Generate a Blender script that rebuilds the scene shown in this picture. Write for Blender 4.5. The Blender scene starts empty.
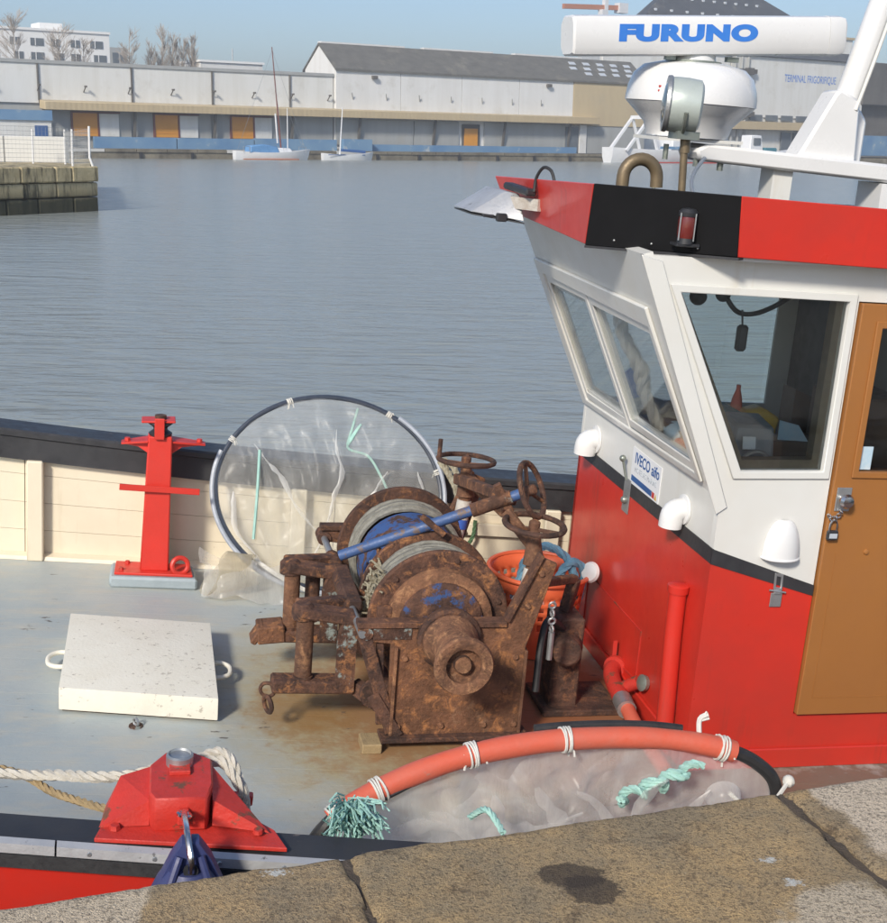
import bpy, bmesh, math, random
from mathutils import Vector as V, Matrix
rad = math.radians
rnd = random.Random(7)
sc = bpy.context.scene
col = sc.collection

# ------------------------------------------------------------------ camera, sky, sun, exposure
cam_d = bpy.data.cameras.new('camera')
cam = bpy.data.objects.new('camera', cam_d); col.objects.link(cam)
cam_d.sensor_fit = 'HORIZONTAL'; cam_d.sensor_width = 36.0
cam_d.lens = 36.0 * 1300 / 887
cam_d.clip_start = 0.05; cam_d.clip_end = 6000
pit = math.atan(320.5 / 1300); rol = rad(0.95)
fw = V((0, math.cos(pit), -math.sin(pit))); up0 = V((0, math.sin(pit), math.cos(pit))); rt0 = V((1, 0, 0))
rt = rt0 * math.cos(rol) + up0 * math.sin(rol); up = up0 * math.cos(rol) - rt0 * math.sin(rol)
cam.matrix_world = Matrix(((rt.x, up.x, -fw.x, 0), (rt.y, up.y, -fw.y, 0), (rt.z, up.z, -fw.z, 3.1), (0, 0, 0, 1)))
sc.camera = cam

SUN_EL = rad(33); SUN_AZ = (-0.38, -0.92)            # horizontal direction towards the sun
world = bpy.data.worlds.new('World'); sc.world = world; world.use_nodes = True
wn = world.node_tree; bgn = wn.nodes['Background']
sky = wn.nodes.new('ShaderNodeTexSky'); sky.sky_type = 'NISHITA'; sky.sun_disc = False
sky.sun_elevation = SUN_EL; sky.sun_rotation = math.atan2(SUN_AZ[0], SUN_AZ[1])
sky.air_density = 0.9; sky.dust_density = 1.2; sky.ozone_density = 3.4
wn.links.new(sky.outputs[0], bgn.inputs[0]); bgn.inputs[1].default_value = 0.12
sl = bpy.data.lights.new('sun', 'SUN'); sl.energy = 3.3; sl.angle = rad(8); sl.color = (1.0, 0.92, 0.80)
sun = bpy.data.objects.new('sun', sl); col.objects.link(sun)
sd = V((SUN_AZ[0] * math.cos(SUN_EL), SUN_AZ[1] * math.cos(SUN_EL), math.sin(SUN_EL)))
sun.rotation_euler = sd.to_track_quat('Z', 'Y').to_euler()
sc.view_settings.view_transform = 'Standard'; sc.view_settings.look = 'None'
sc.view_settings.exposure = 0.32; sc.cycles.max_bounces = 5; sc.cycles.diffuse_bounces = 3; sc.cycles.glossy_bounces = 3; sc.cycles.volume_bounces = 0; sc.cycles.transparent_max_bounces = 8; sc.view_settings.gamma = 1.0

# ------------------------------------------------------------------ frames
yw, tr, he = rad(12.5), rad(3.2), rad(2.0)
BM = Matrix.Translation((0, 5.0, 0.68)) @ Matrix.Rotation(yw, 4, 'Z') @ Matrix.Rotation(tr, 4, 'Y') @ Matrix.Rotation(he, 4, 'X')
FAR_ANG = math.atan2(0.56177727, 0.82728852)
FM = Matrix.Translation((-59.675, 177.396, 0)) @ Matrix.Rotation(FAR_ANG, 4, 'Z')   # far quay: x along, y inland
IDM = Matrix.Identity(4)

# ------------------------------------------------------------------ mesh builder
class MB:
    def __init__(s): s.v = []; s.f = []
    def add(s, vs, fs):
        o = len(s.v); s.v += [V(p) for p in vs]; s.f += [tuple(i + o for i in f) for f in fs]; return s
    def box(s, c, d, M=None):
        c = V(c); x, y, z = d[0] / 2, d[1] / 2, d[2] / 2
        vs = [V((sx * x, sy * y, sz * z)) for sx in (-1, 1) for sy in (-1, 1) for sz in (-1, 1)]
        if M is not None: vs = [M @ p for p in vs]
        return s.add([c + p for p in vs], [(0, 1, 3, 2), (4, 6, 7, 5), (0, 4, 5, 1), (2, 3, 7, 6), (0, 2, 6, 4), (1, 5, 7, 3)])
    def span(s, a, b):
        return s.box([(a[i] + b[i]) / 2 for i in range(3)], [abs(a[i] - b[i]) for i in range(3)])
    def prism(s, pts, vec):
        pts = [V(p) for p in pts]; n = len(pts); vec = V(vec)
        return s.add(pts + [p + vec for p in pts], [tuple(range(n - 1, -1, -1)), tuple(range(n, 2 * n))] + [(i, (i + 1) % n, n + (i + 1) % n, n + i) for i in range(n)])
    def bar(s, a, b, w, h, upv=(0, 0, 1)):
        a, b = V(a), V(b); d = b - a; L = d.length; d.normalize(); u = V(upv); sx = d.cross(u)
        if sx.length < 1e-4: sx = d.cross(V((1, 0, 0)))
        sx.normalize(); u = sx.cross(d)
        q = [sx * (i * w / 2) + u * (j * h / 2) for i, j in ((-1, -1), (1, -1), (1, 1), (-1, 1))]
        return s.prism([a + p for p in q], b - a)
    def lathe(s, prof, o, ax=(0, 0, 1), n=20, caps=True, arc=None):
        o = V(o); ax = V(ax).normalized(); e = ax.orthogonal().normalized(); g = ax.cross(e); m = len(prof)
        k = n; vs = []
        for r, h in prof:
            for i in range(k):
                t = 2 * math.pi * i / k; vs.append(o + ax * h + (e * math.cos(t) + g * math.sin(t)) * r)
        fs = [(j * k + i, j * k + (i + 1) % k, (j + 1) * k + (i + 1) % k, (j + 1) * k + i) for j in range(m - 1) for i in range(k)]
        if caps: fs += [tuple(range(k - 1, -1, -1)), tuple((m - 1) * k + i for i in range(k))]
        return s.add(vs, fs)
    def cyl(s, a, b, r, r2=None, n=14):
        a, b = V(a), V(b); r2 = r if r2 is None else r2
        return s.lathe([(r, 0), (r2, (b - a).length)], a, b - a, n)
    def tube(s, pts, r, n=8, closed=False, caps=True):
        P = [V(p) for p in pts]; N = len(P); rs = r if isinstance(r, (list, tuple)) else [r] * N
        T = []
        for i in range(N):
            a = P[(i - 1) % N] if closed or i > 0 else P[i]; b = P[(i + 1) % N] if closed or i < N - 1 else P[i]
            t = (b - a); T.append(t.normalized() if t.length > 1e-9 else V((0, 0, 1)))
        e = T[0].orthogonal().normalized(); vs = []
        for i in range(N):
            e = e - T[i] * e.dot(T[i]); e.normalize(); g = T[i].cross(e)
            for k in range(n):
                t = 2 * math.pi * k / n; vs.append(P[i] + (e * math.cos(t) + g * math.sin(t)) * rs[i])
        M = N if closed else N - 1
        fs = [(i * n + k, i * n + (k + 1) % n, ((i + 1) % N) * n + (k + 1) % n, ((i + 1) % N) * n + k) for i in range(M) for k in range(n)]
        if not closed and caps: fs += [tuple(range(n - 1, -1, -1)), tuple((N - 1) * n + k for k in range(n))]
        return s.add(vs, fs)
    def ring(s, c, ax, R, r, n=28, m=8, a0=0, a1=None, ref=None):
        c = V(c); ax = V(ax).normalized(); e = (V(ref) - ax * V(ref).dot(ax)).normalized() if ref else ax.orthogonal().normalized(); g = ax.cross(e)
        if a1 is None: return s.tube([c + (e * math.cos(2 * math.pi * i / n) + g * math.sin(2 * math.pi * i / n)) * R for i in range(n)], r, m, True)
        return s.tube([c + (e * math.cos(a0 + (a1 - a0) * i / n) + g * math.sin(a0 + (a1 - a0) * i / n)) * R for i in range(n + 1)], r, m)
    def ball(s, c, r, n=14, m=8, sq=(1, 1, 1)):
        vs = []; c = V(c)
        for j in range(1, m):
            p = math.pi * j / m
            for i in range(n):
                t = 2 * math.pi * i / n; vs.append(c + V((r * sq[0] * math.sin(p) * math.cos(t), r * sq[1] * math.sin(p) * math.sin(t), r * sq[2] * math.cos(p))))
        a = len(vs); vs += [c + V((0, 0, r * sq[2])), c - V((0, 0, r * sq[2]))]
        fs = [(j * n + i, (j + 1) * n + i, (j + 1) * n + (i + 1) % n, j * n + (i + 1) % n) for j in range(m - 2) for i in range(n)]
        fs += [(a, i, (i + 1) % n) for i in range(n)] + [(a + 1, (m - 2) * n + (i + 1) % n, (m - 2) * n + i) for i in range(n)]
        return s.add(vs, fs)
    def rope(s, pts, r, pitch=None, n=5):
        P = smooth_path(pts, max(0.35 * r, 0.004) * 2.2); pitch = pitch or r * 7
        e = None; L = 0; st = [[], [], []]
        for i, p in enumerate(P):
            t = (P[min(i + 1, len(P) - 1)] - P[max(i - 1, 0)]).normalized()
            if e is None: e = t.orthogonal().normalized()
            e = (e - t * e.dot(t)).normalized(); g = t.cross(e)
            if i: L += (p - P[i - 1]).length
            for k in range(3):
                a = 2 * math.pi * (L / pitch + k / 3); st[k].append(p + (e * math.cos(a) + g * math.sin(a)) * r * 0.48)
        for q in st: s.tube(q, r * 0.56, n)
        return s

def smooth_path(pts, step=0.01):
    P = [V(p) for p in pts]; out = []
    for i in range(len(P) - 1):
        p0 = P[max(i - 1, 0)]; p1 = P[i]; p2 = P[i + 1]; p3 = P[min(i + 2, len(P) - 1)]
        n = max(2, int((p2 - p1).length / step))
        for k in range(n):
            t = k / n
            out.append(0.5 * ((2 * p1) + (p2 - p0) * t + (2 * p0 - 5 * p1 + 4 * p2 - p3) * t * t + (3 * p1 - p0 - 3 * p2 + p3) * t ** 3))
    out.append(P[-1]); return out

def tagit(o, label=None, cat=None, group=None, kind=None):
    for k, v in (('label', label), ('category', cat), ('group', group), ('kind', kind)):
        if v: o[k] = v
    return o

BASE = {}
def thing(name, label, cat, base=(0, 0, 0), frame=IDM, group=None):
    o = bpy.data.objects.new(name, None); col.objects.link(o); o.empty_display_size = 0.05
    o.matrix_world = frame @ Matrix.Translation(base); BASE[o.name] = V(base)
    return tagit(o, label, cat, group)
def off(o):
    while o.parent: o = o.parent
    return BASE.get(o.name, V((0, 0, 0)))
def mk(name, mb, mat, parent=None, bevel=0, flat=False, frame=None, seg=1, ang=35, **kw):
    b = off(parent) if parent else V((0, 0, 0))
    me = bpy.data.meshes.new(name)
    me.from_pydata([tuple(p - b) for p in mb.v], [], mb.f)
    bm = bmesh.new(); bm.from_mesh(me)
    bmesh.ops.recalc_face_normals(bm, faces=bm.faces)
    if bevel:
        es = [e for e in bm.edges if len(e.link_faces) == 2 and e.calc_face_angle(0) > rad(30)]
        try: bmesh.ops.bevel(bm, geom=es, offset=bevel, segments=seg, profile=0.7, affect='EDGES', clamp_overlap=True)
        except Exception: pass
    bm.to_mesh(me); bm.free()
    if not flat:
        me.polygons.foreach_set('use_smooth', [True] * len(me.polygons)); me.set_sharp_from_angle(angle=rad(ang))
    me.materials.append(mat)
    o = bpy.data.objects.new(name, me); col.objects.link(o)
    if parent: o.parent = parent
    elif frame is not None: o.matrix_world = frame
    return tagit(o, **kw)
def solo(name, mb, mat, label, cat, base, frame=BM, group=None, **kw):
    """a thing that is a single mesh, its origin at its base"""
    for i in range(len(mb.v)): mb.v[i] = mb.v[i] - V(base)
    return mk(name, mb, mat, None, frame=frame @ Matrix.Translation(base), label=label, cat=cat, group=group, **kw)
def copy_tree(o, M, label=None):
    c = o.copy(); col.objects.link(c); c.matrix_world = M
    if label: c['label'] = label
    for ch in list(o.children):
        d = ch.copy(); col.objects.link(d); d.parent = c
        for g in list(ch.children):
            h = g.copy(); col.objects.link(h); h.parent = d
    return c
def text(name, body, mat, parent, M, size, sx=1.0, shear=0.0, bold=0.0, space=1.0, align='CENTER'):
    cu = bpy.data.curves.new('txt', 'FONT'); cu.body = body; cu.size = size; cu.shear = shear; cu.offset = bold; cu.space_character = space
    cu.align_x = align; cu.align_y = 'CENTER'; cu.extrude = 0.0006 * max(1, size)
    t = bpy.data.objects.new('txt', cu); col.objects.link(t)
    bpy.context.view_layer.update()
    me = bpy.data.meshes.new_from_object(t.evaluated_get(bpy.context.evaluated_depsgraph_get()))
    bpy.data.objects.remove(t); me.transform(Matrix.Diagonal((sx, 1, 1, 1)))
    me.transform(Matrix.Translation(-off(parent)) @ M); me.materials.clear(); me.materials.append(mat)
    o = bpy.data.objects.new(name, me); col.objects.link(o); o.parent = parent; return o
def frame_at(o, x, y):
    x = V(x).normalized(); y = V(y); z = x.cross(y).normalized(); y = z.cross(x)
    return Matrix(((x.x, y.x, z.x, o[0]), (x.y, y.y, z.y, o[1]), (x.z, y.z, z.z, o[2]), (0, 0, 0, 1)))

# ------------------------------------------------------------------ materials
class NT:
    def __init__(s, name):
        s.m = bpy.data.materials.new(name); s.m.use_nodes = True; s.t = s.m.node_tree; s.n = s.t.nodes; s.p = s.n['Principled BSDF']; s.out = s.n['Material Output']
        s.tc = s.n.new('ShaderNodeTexCoord').outputs['Object']
    def link(s, a, b): s.t.links.new(a, b)
    def set(s, k, v):
        i = s.p.inputs[k]
        if hasattr(v, 'is_linked') or isinstance(v, bpy.types.NodeSocket): s.link(v, i)
        else: i.default_value = v
    def mapped(s, scale, loc=(0, 0, 0)):
        n = s.n.new('ShaderNodeMapping'); s.link(s.tc, n.inputs[0]); n.inputs['Scale'].default_value = scale; n.inputs['Location'].default_value = loc; return n.outputs[0]
    def noise(s, scale, detail=5, rough=0.6, vec=None, dist=0):
        n = s.n.new('ShaderNodeTexNoise'); s.link(vec or s.tc, n.inputs['Vector']); n.inputs['Scale'].default_value = scale; n.inputs['Detail'].default_value = detail; n.inputs['Roughness'].default_value = rough; n.inputs['Distortion'].default_value = dist
        return n.outputs['Fac']
    def vor(s, scale, vec=None):
        n = s.n.new('ShaderNodeTexVoronoi'); s.link(vec or s.tc, n.inputs['Vector']); n.inputs['Scale'].default_value = scale; return n.outputs['Distance']
    def ramp(s, f, a, b, v0=0.0, v1=1.0):
        n = s.n.new('ShaderNodeMapRange'); s.link(f, n.inputs[0])
        for i, v in zip((1, 2, 3, 4), (a, b, v0, v1)): n.inputs[i].default_value = v
        return n.outputs[0]
    def mix(s, f, a, b):
        n = s.n.new('ShaderNodeMix'); n.data_type = 'RGBA'
        for i, v in ((0, f), (6, a), (7, b)):
            if isinstance(v, bpy.types.NodeSocket): s.link(v, n.inputs[i])
            else: n.inputs[i].default_value = v if i == 0 else (*v, 1)
        return n.outputs[2]
    def math(s, op, a, b=0.0):
        n = s.n.new('ShaderNodeMath'); n.operation = op
        for i, v in ((0, a), (1, b)):
            if isinstance(v, bpy.types.NodeSocket): s.link(v, n.inputs[i])
            else: n.inputs[i].default_value = v
        return n.outputs[0]
    def xyz(s):
        n = s.n.new('ShaderNodeSeparateXYZ'); s.link(s.tc, n.inputs[0]); return n.outputs
    def dist(s, c, scale=(1, 1, 1)):
        n = s.n.new('ShaderNodeMapping'); n.vector_type = 'POINT'; s.link(s.tc, n.inputs[0])
        n.inputs['Location'].default_value = [-c[i] * scale[i] for i in range(3)]; n.inputs['Scale'].default_value = scale
        l = s.n.new('ShaderNodeVectorMath'); l.operation = 'LENGTH'; s.link(n.outputs[0], l.inputs[0]); return l.outputs['Value']
    def bump(s, h, strength=0.3, d=0.01):
        n = s.n.new('ShaderNodeBump'); s.link(h, n.inputs['Height']); n.inputs['Strength'].default_value = strength; n.inputs['Distance'].default_value = d
        s.link(n.outputs[0], s.p.inputs['Normal']); return n

def paint(name, c, c2=None, rough=0.4, var=0.12, scale=3.0, wear=None, wear_thr=0.66, wscale=14, bump=0.06, metal=0.0, coat=0.0, spec=None, streak=None):
    t = NT(name); c2 = c2 or tuple(x * (1 - var * 2) for x in c)
    base = t.mix(t.ramp(t.noise(scale, 6, 0.65), 0.3, 0.72), c, c2)
    if wear:
        w = t.math('ADD', t.noise(wscale, 8, 0.7), t.math('MULTIPLY', t.noise(wscale * 0.18, 3), 0.25))
        base = t.mix(t.ramp(w, wear_thr + 0.12, wear_thr + 0.17), base, wear)
    if streak:
        sv = t.noise(1.0, 6, 0.7, t.mapped((16, 16, 1.1))); mk_ = t.noise(2.3, 4, 0.6)
        base = t.mix(t.ramp(t.math('ADD', sv, t.math('MULTIPLY', mk_, 0.6)), 0.90, 1.12, 0, streak[1]), base, streak[0])
        base = t.mix(t.ramp(t.noise(0.9, 5, 0.7), 0.42, 0.75, 0, streak[1] * 0.6), base, streak[0])
    t.set('Base Color', base); t.set('Metallic', metal)
    t.set('Roughness', t.ramp(t.noise(scale * 4, 5), 0.3, 0.7, rough * 0.8, min(1, rough * 1.25)))
    if spec is not None: t.set('Specular IOR Level', spec)
    if coat: t.set('Coat Weight', coat); t.set('Coat Roughness', 0.12)
    if bump: t.bump(t.noise(scale * 9, 4), bump, 0.01)
    return t.m

def rust_mat(name, dark=(0.045, 0.023, 0.017), mid=(0.185, 0.085, 0.050), hot=(0.46, 0.20, 0.075), paintc=None, thr=0.55):
    t = NT(name)
    a = t.mix(t.ramp(t.noise(8, 9, 0.78), 0.40, 0.62), dark, mid)
    a = t.mix(t.ramp(t.noise(17, 7, 0.75, dist=0.6), 0.52, 0.68), a, hot)
    a = t.mix(t.ramp(t.noise(70, 3, 0.6), 0.60, 0.72, 0, 0.6), a, dark)
    a = t.mix(t.ramp(t.noise(5, 7, 0.75), 0.60, 0.72, 0, 0.55), a, (0.36, 0.24, 0.15))
    oi = t.n.new('ShaderNodeObjectInfo').outputs['Random']
    a = t.mix(t.ramp(oi, 0.45, 1.0, 0, 0.55), a, dark); a = t.mix(t.ramp(oi, 0.3, 0.0, 0, 0.16), a, hot)
    if paintc: a = t.mix(t.ramp(t.noise(11, 7, 0.7), thr, thr + 0.06), a, paintc)
    t.set('Base Color', a); t.set('Roughness', 0.82); t.set('Metallic', 0.0)
    t.bump(t.math('ADD', t.noise(60, 6, 0.7), t.math('MULTIPLY', t.noise(14, 4), 0.8)), 0.75, 0.012)
    return t.m

M = {}
M['red'] = paint('red_paint', (0.66, 0.035, 0.020), (0.56, 0.028, 0.018), 0.34, scale=2.2, wear=(0.30, 0.05, 0.035), wear_thr=0.70, wscale=9, bump=0.05, coat=0.25, streak=((0.30, 0.045, 0.03), 0.75))
M['red_old'] = paint('red_worn', (0.60, 0.040, 0.026), (0.45, 0.035, 0.025), 0.5, scale=7, wear=(0.16, 0.07, 0.04), wear_thr=0.57, wscale=12, bump=0.25)
M['red_fresh'] = paint('red_post_paint', (0.68, 0.040, 0.026), (0.58, 0.035, 0.022), 0.42, scale=6, bump=0.1, wear=(0.30, 0.06, 0.04), wear_thr=0.66, wscale=16, streak=((0.40, 0.05, 0.035), 0.5))
M['hull_red'] = paint('hull_red', (0.62, 0.030, 0.018), (0.48, 0.028, 0.018), 0.4, scale=3, wear=(0.25, 0.06, 0.04), wear_thr=0.66, wscale=7)
M['white'] = paint('white_paint', (0.73, 0.73, 0.70), (0.67, 0.67, 0.63), 0.38, scale=2.5, wear=(0.55, 0.47, 0.36), wear_thr=0.74, wscale=6, bump=0.04, coat=0.15, streak=((0.56, 0.48, 0.36), 0.45))
M['whitebright'] = paint('white_gloss', (0.76, 0.76, 0.75), (0.71, 0.71, 0.70), 0.3, scale=4, bump=0.02, coat=0.3)
M['cream'] = paint('cream_paint', (0.78, 0.70, 0.54), (0.70, 0.62, 0.47), 0.5, scale=2.4, wear=(0.45, 0.38, 0.27), wear_thr=0.68, wscale=8, bump=0.08, streak=((0.55, 0.46, 0.32), 0.45))
M['hatchw'] = paint('hatch_white', (0.84, 0.81, 0.70), (0.78, 0.74, 0.62), 0.6, scale=7, wear=(0.50, 0.46, 0.38), wear_thr=0.61, wscale=30, bump=0.16)
M['black'] = paint('black_paint', (0.018, 0.019, 0.022), (0.035, 0.036, 0.04), 0.45, scale=5, bump=0.08)
M['capblack'] = paint('cap_black', (0.022, 0.022, 0.025), (0.045, 0.045, 0.048), 0.45, scale=4, wear=(0.13, 0.11, 0.10), wear_thr=0.66, wscale=14, bump=0.12)
M['visor_black'] = paint('visor_black', (0.010, 0.010, 0.011), (0.012, 0.012, 0.013), 0.6, scale=6, bump=0.03, spec=0.12)
M['rust'] = rust_mat('rusty_steel')
M['rust_dark'] = rust_mat('rusty_steel_dark', (0.040, 0.022, 0.017), (0.145, 0.070, 0.046), (0.28, 0.125, 0.06))
M['rust_orange'] = rust_mat('rusty_steel_orange', (0.10, 0.048, 0.028), (0.29, 0.135, 0.070), (0.50, 0.26, 0.125))
M['rust_blue'] = rust_mat('rusty_blue_paint', paintc=(0.04, 0.085, 0.22), thr=0.53)
M['rust_blue2'] = rust_mat('flaking_blue_paint', paintc=(0.04, 0.10, 0.28), thr=0.44)
M['rust_grey'] = rust_mat('rusty_grey_paint', paintc=(0.27, 0.31, 0.29), thr=0.55)
M['blue_bar'] = paint('blue_paint', (0.060, 0.120, 0.28), (0.045, 0.085, 0.20), 0.5, scale=9, wear=(0.16, 0.11, 0.085), wear_thr=0.54, wscale=18, bump=0.2)
M['steel'] = paint('galvanised_steel', (0.50, 0.51, 0.51), (0.36, 0.37, 0.37), 0.42, scale=14, metal=0.75, bump=0.1)
M['alu'] = paint('aluminium_strip', (0.62, 0.63, 0.64), (0.46, 0.47, 0.48), 0.45, scale=9, metal=0.55, wear=(0.2, 0.2, 0.2), wear_thr=0.62, wscale=20, bump=0.1)
M['chrome'] = paint('polished_steel', (0.7, 0.7, 0.7), (0.55, 0.55, 0.55), 0.22, scale=20, metal=1.0, bump=0)
M['bronze'] = paint('weathered_bronze', (0.25, 0.19, 0.115), (0.16, 0.125, 0.08), 0.48, scale=14, metal=0.45, bump=0.1)
M['bronze_grey'] = paint('weathered_lamp_metal', (0.33, 0.36, 0.33), (0.22, 0.24, 0.20), 0.38, scale=10, metal=0.6, bump=0.08)
M['door'] = paint('brown_door_paint', (0.36, 0.150, 0.040), (0.32, 0.130, 0.034), 0.42, scale=2.5, wear=(0.22, 0.10, 0.035), wear_thr=0.70, wscale=7, bump=0.05, coat=0.15, streak=((0.25, 0.10, 0.03), 0.4))
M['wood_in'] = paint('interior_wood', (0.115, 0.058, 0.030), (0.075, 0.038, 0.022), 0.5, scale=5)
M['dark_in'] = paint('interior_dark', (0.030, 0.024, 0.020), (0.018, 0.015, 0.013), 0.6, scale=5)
M['rubber'] = paint('black_rubber', (0.020, 0.020, 0.022), (0.035, 0.035, 0.036), 0.55, scale=20)
M['hosepipe'] = paint('dark_blue_pipe', (0.025, 0.035, 0.055), (0.05, 0.06, 0.085), 0.35, scale=12)
M['greypipe'] = paint('grey_pipe', (0.40, 0.44, 0.50), (0.3, 0.33, 0.38), 0.4, scale=12)
M['orange_tube'] = paint('orange_tube', (0.66, 0.115, 0.060), (0.56, 0.14, 0.09), 0.5, scale=9, wear=(0.45, 0.18, 0.13), wear_thr=0.64, wscale=18, bump=0.15)
M['orange_plastic'] = paint('orange_plastic', (0.76, 0.155, 0.060), (0.66, 0.125, 0.05), 0.4, scale=5, bump=0.03)
M['rope_white'] = paint('white_rope', (0.62, 0.59, 0.52), (0.47, 0.43, 0.35), 0.9, scale=25, bump=0.5)
M['rope_tan'] = paint('tan_rope', (0.42, 0.31, 0.16), (0.30, 0.22, 0.12), 0.9, scale=25, bump=0.5)
M['rope_mint'] = paint('mint_rope', (0.42, 0.66, 0.58), (0.30, 0.54, 0.49), 0.8, scale=25, bump=0.4)
M['rope_blue'] = paint('blue_rope', (0.20, 0.42, 0.56), (0.14, 0.32, 0.46), 0.8, scale=25, bump=0.4)
M['rope_green'] = paint('green_rope', (0.09, 0.17, 0.08), (0.06, 0.12, 0.06), 0.8, scale=25, bump=0.4)
M['string'] = paint('white_string', (0.74, 0.73, 0.68), (0.6, 0.58, 0.52), 0.9, scale=40, bump=0.3)
M['wire'] = paint('wire_rope', (0.36, 0.35, 0.30), (0.20, 0.19, 0.16), 0.55, scale=30, metal=0.3, bump=0.6)
M['rag'] = paint('frayed_rope', (0.60, 0.56, 0.42), (0.22, 0.17, 0.10), 0.95, scale=30, bump=1.0)
M['tape_w'] = paint('white_tape', (0.62, 0.60, 0.55), (0.38, 0.32, 0.26), 0.7, scale=16, bump=0.3)
M['tape_b'] = paint('blue_tape', (0.05, 0.13, 0.50), (0.04, 0.10, 0.38), 0.5, scale=16)
M['fender'] = paint('navy_fender', (0.030, 0.042, 0.135), (0.05, 0.06, 0.16), 0.45, scale=9, bump=0.05)
M['furblue'] = paint('logo_blue', (0.035, 0.18, 0.62), (0.05, 0.22, 0.66), 0.5, scale=9, bump=0)
M['navy'] = paint('logo_navy', (0.03, 0.09, 0.26), (0.04, 0.12, 0.32), 0.5, scale=9, bump=0)
M['greytxt'] = paint('logo_grey', (0.42, 0.46, 0.50), (0.46, 0.5, 0.54), 0.5, scale=9, bump=0)
M['logo_red'] = paint('logo_red', (0.6, 0.05, 0.04), None, 0.5, bump=0)
M['logo_yellow'] = paint('logo_yellow', (0.7, 0.45, 0.05), None, 0.5, bump=0)
M['sticker'] = paint('sticker_white', (0.80, 0.81, 0.82), (0.76, 0.77, 0.78), 0.35, bump=0)
M['navred'] = paint('red_lens', (0.16, 0.02, 0.015), (0.10, 0.015, 0.012), 0.12, bump=0, coat=0.5)
M['grey_dev'] = paint('grey_device', (0.20, 0.22, 0.24), (0.14, 0.15, 0.17), 0.5, scale=8)
M['yellow'] = paint('yellow_plastic', (0.68, 0.42, 0.04), None, 0.5)
M['paper'] = paint('paper', (0.72, 0.73, 0.74), None, 0.7)
M['paleblue'] = paint('pale_blue_card', (0.36, 0.55, 0.68), (0.6, 0.68, 0.72), 0.6, scale=18)
M['teal'] = paint('teal_cloth', (0.05, 0.20, 0.26), None, 0.8)
M['camo'] = paint('mixed_clothes', (0.18, 0.19, 0.20), (0.50, 0.44, 0.32), 0.9, scale=22, bump=0.6)

def glass_mat(name, tint=(0.86, 0.92, 0.91), refl=0.14, fk=1.0):
    t = NT(name); t.n.remove(t.p)
    tr = t.n.new('ShaderNodeBsdfTransparent'); tr.inputs[0].default_value = (*tint, 1)
    gl = t.n.new('ShaderNodeBsdfGlossy'); gl.inputs['Roughness'].default_value = 0.02; gl.inputs[0].default_value = (1, 1, 1, 1)
    fr = t.n.new('ShaderNodeFresnel'); fr.inputs[0].default_value = 1.45
    df = t.n.new('ShaderNodeBsdfDiffuse'); df.inputs[0].default_value = (0.6, 0.6, 0.56, 1)
    m1 = t.n.new('ShaderNodeMixShader'); m2 = t.n.new('ShaderNodeMixShader')
    t.link(t.ramp(t.noise(3, 5, 0.7), 0.35, 0.8, 0.0, 0.022), m2.inputs[0]); t.link(tr.outputs[0], m2.inputs[1]); t.link(df.outputs[0], m2.inputs[2])
    t.link(t.math('ADD', t.math('MULTIPLY', fr.outputs[0], fk), refl - 0.04), m1.inputs[0]); t.link(m2.outputs[0], m1.inputs[1]); t.link(gl.outputs[0], m1.inputs[2])
    t.link(m1.outputs[0], t.out.inputs[0]); return t.m
M['glass'] = glass_mat('window_glass', (0.93, 0.96, 0.95), 0.045)
M['glass_front'] = glass_mat('front_glass', (0.97, 0.98, 0.98), 0.04, 0.5)
M['lampglass'] = glass_mat('lamp_glass', (0.75, 0.8, 0.78), 0.22)

def film_mat(name, dens=0.16, tint=(0.82, 0.84, 0.83)):
    t = NT(name); t.n.remove(t.p)
    tr = t.n.new('ShaderNodeBsdfTransparent'); tr.inputs[0].default_value = (0.97, 0.97, 0.96, 1)
    df = t.n.new('ShaderNodeBsdfDiffuse'); df.inputs[0].default_value = (*tint, 1)
    tl = t.n.new('ShaderNodeBsdfTranslucent'); tl.inputs[0].default_value = (*tint, 1)
    gl = t.n.new('ShaderNodeBsdfGlossy'); gl.inputs['Roughness'].default_value = 0.3
    ad = t.n.new('ShaderNodeMixShader'); ad.inputs[0].default_value = 0.55; t.link(df.outputs[0], ad.inputs[1]); t.link(tl.outputs[0], ad.inputs[2])
    a2 = t.n.new('ShaderNodeMixShader'); a2.inputs[0].default_value = 0.05; t.link(ad.outputs[0], a2.inputs[1]); t.link(gl.outputs[0], a2.inputs[2])
    lw = t.n.new('ShaderNodeLayerWeight'); lw.inputs[0].default_value = 0.35
    f = t.math('ADD', t.ramp(t.noise(4, 6, 0.7, t.mapped((2.2, 1, 0.6)), 0.8), 0.38, 0.72, dens * 0.8, dens * 1.5), t.math('MULTIPLY', lw.outputs['Facing'], dens * 1.9))
    ms = t.n.new('ShaderNodeMixShader'); t.link(f, ms.inputs[0]); t.link(tr.outputs[0], ms.inputs[1]); t.link(a2.outputs[0], ms.inputs[2])
    t.link(ms.outputs[0], t.out.inputs[0]); return t.m
M['film'] = film_mat('clear_film', 0.15, (0.92, 0.93, 0.92))
M['film_thick'] = film_mat('milky_film', 0.27, (0.95, 0.94, 0.92))
M['film_brown'] = film_mat('yellowed_film', 0.42, (0.66, 0.60, 0.46))

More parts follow.
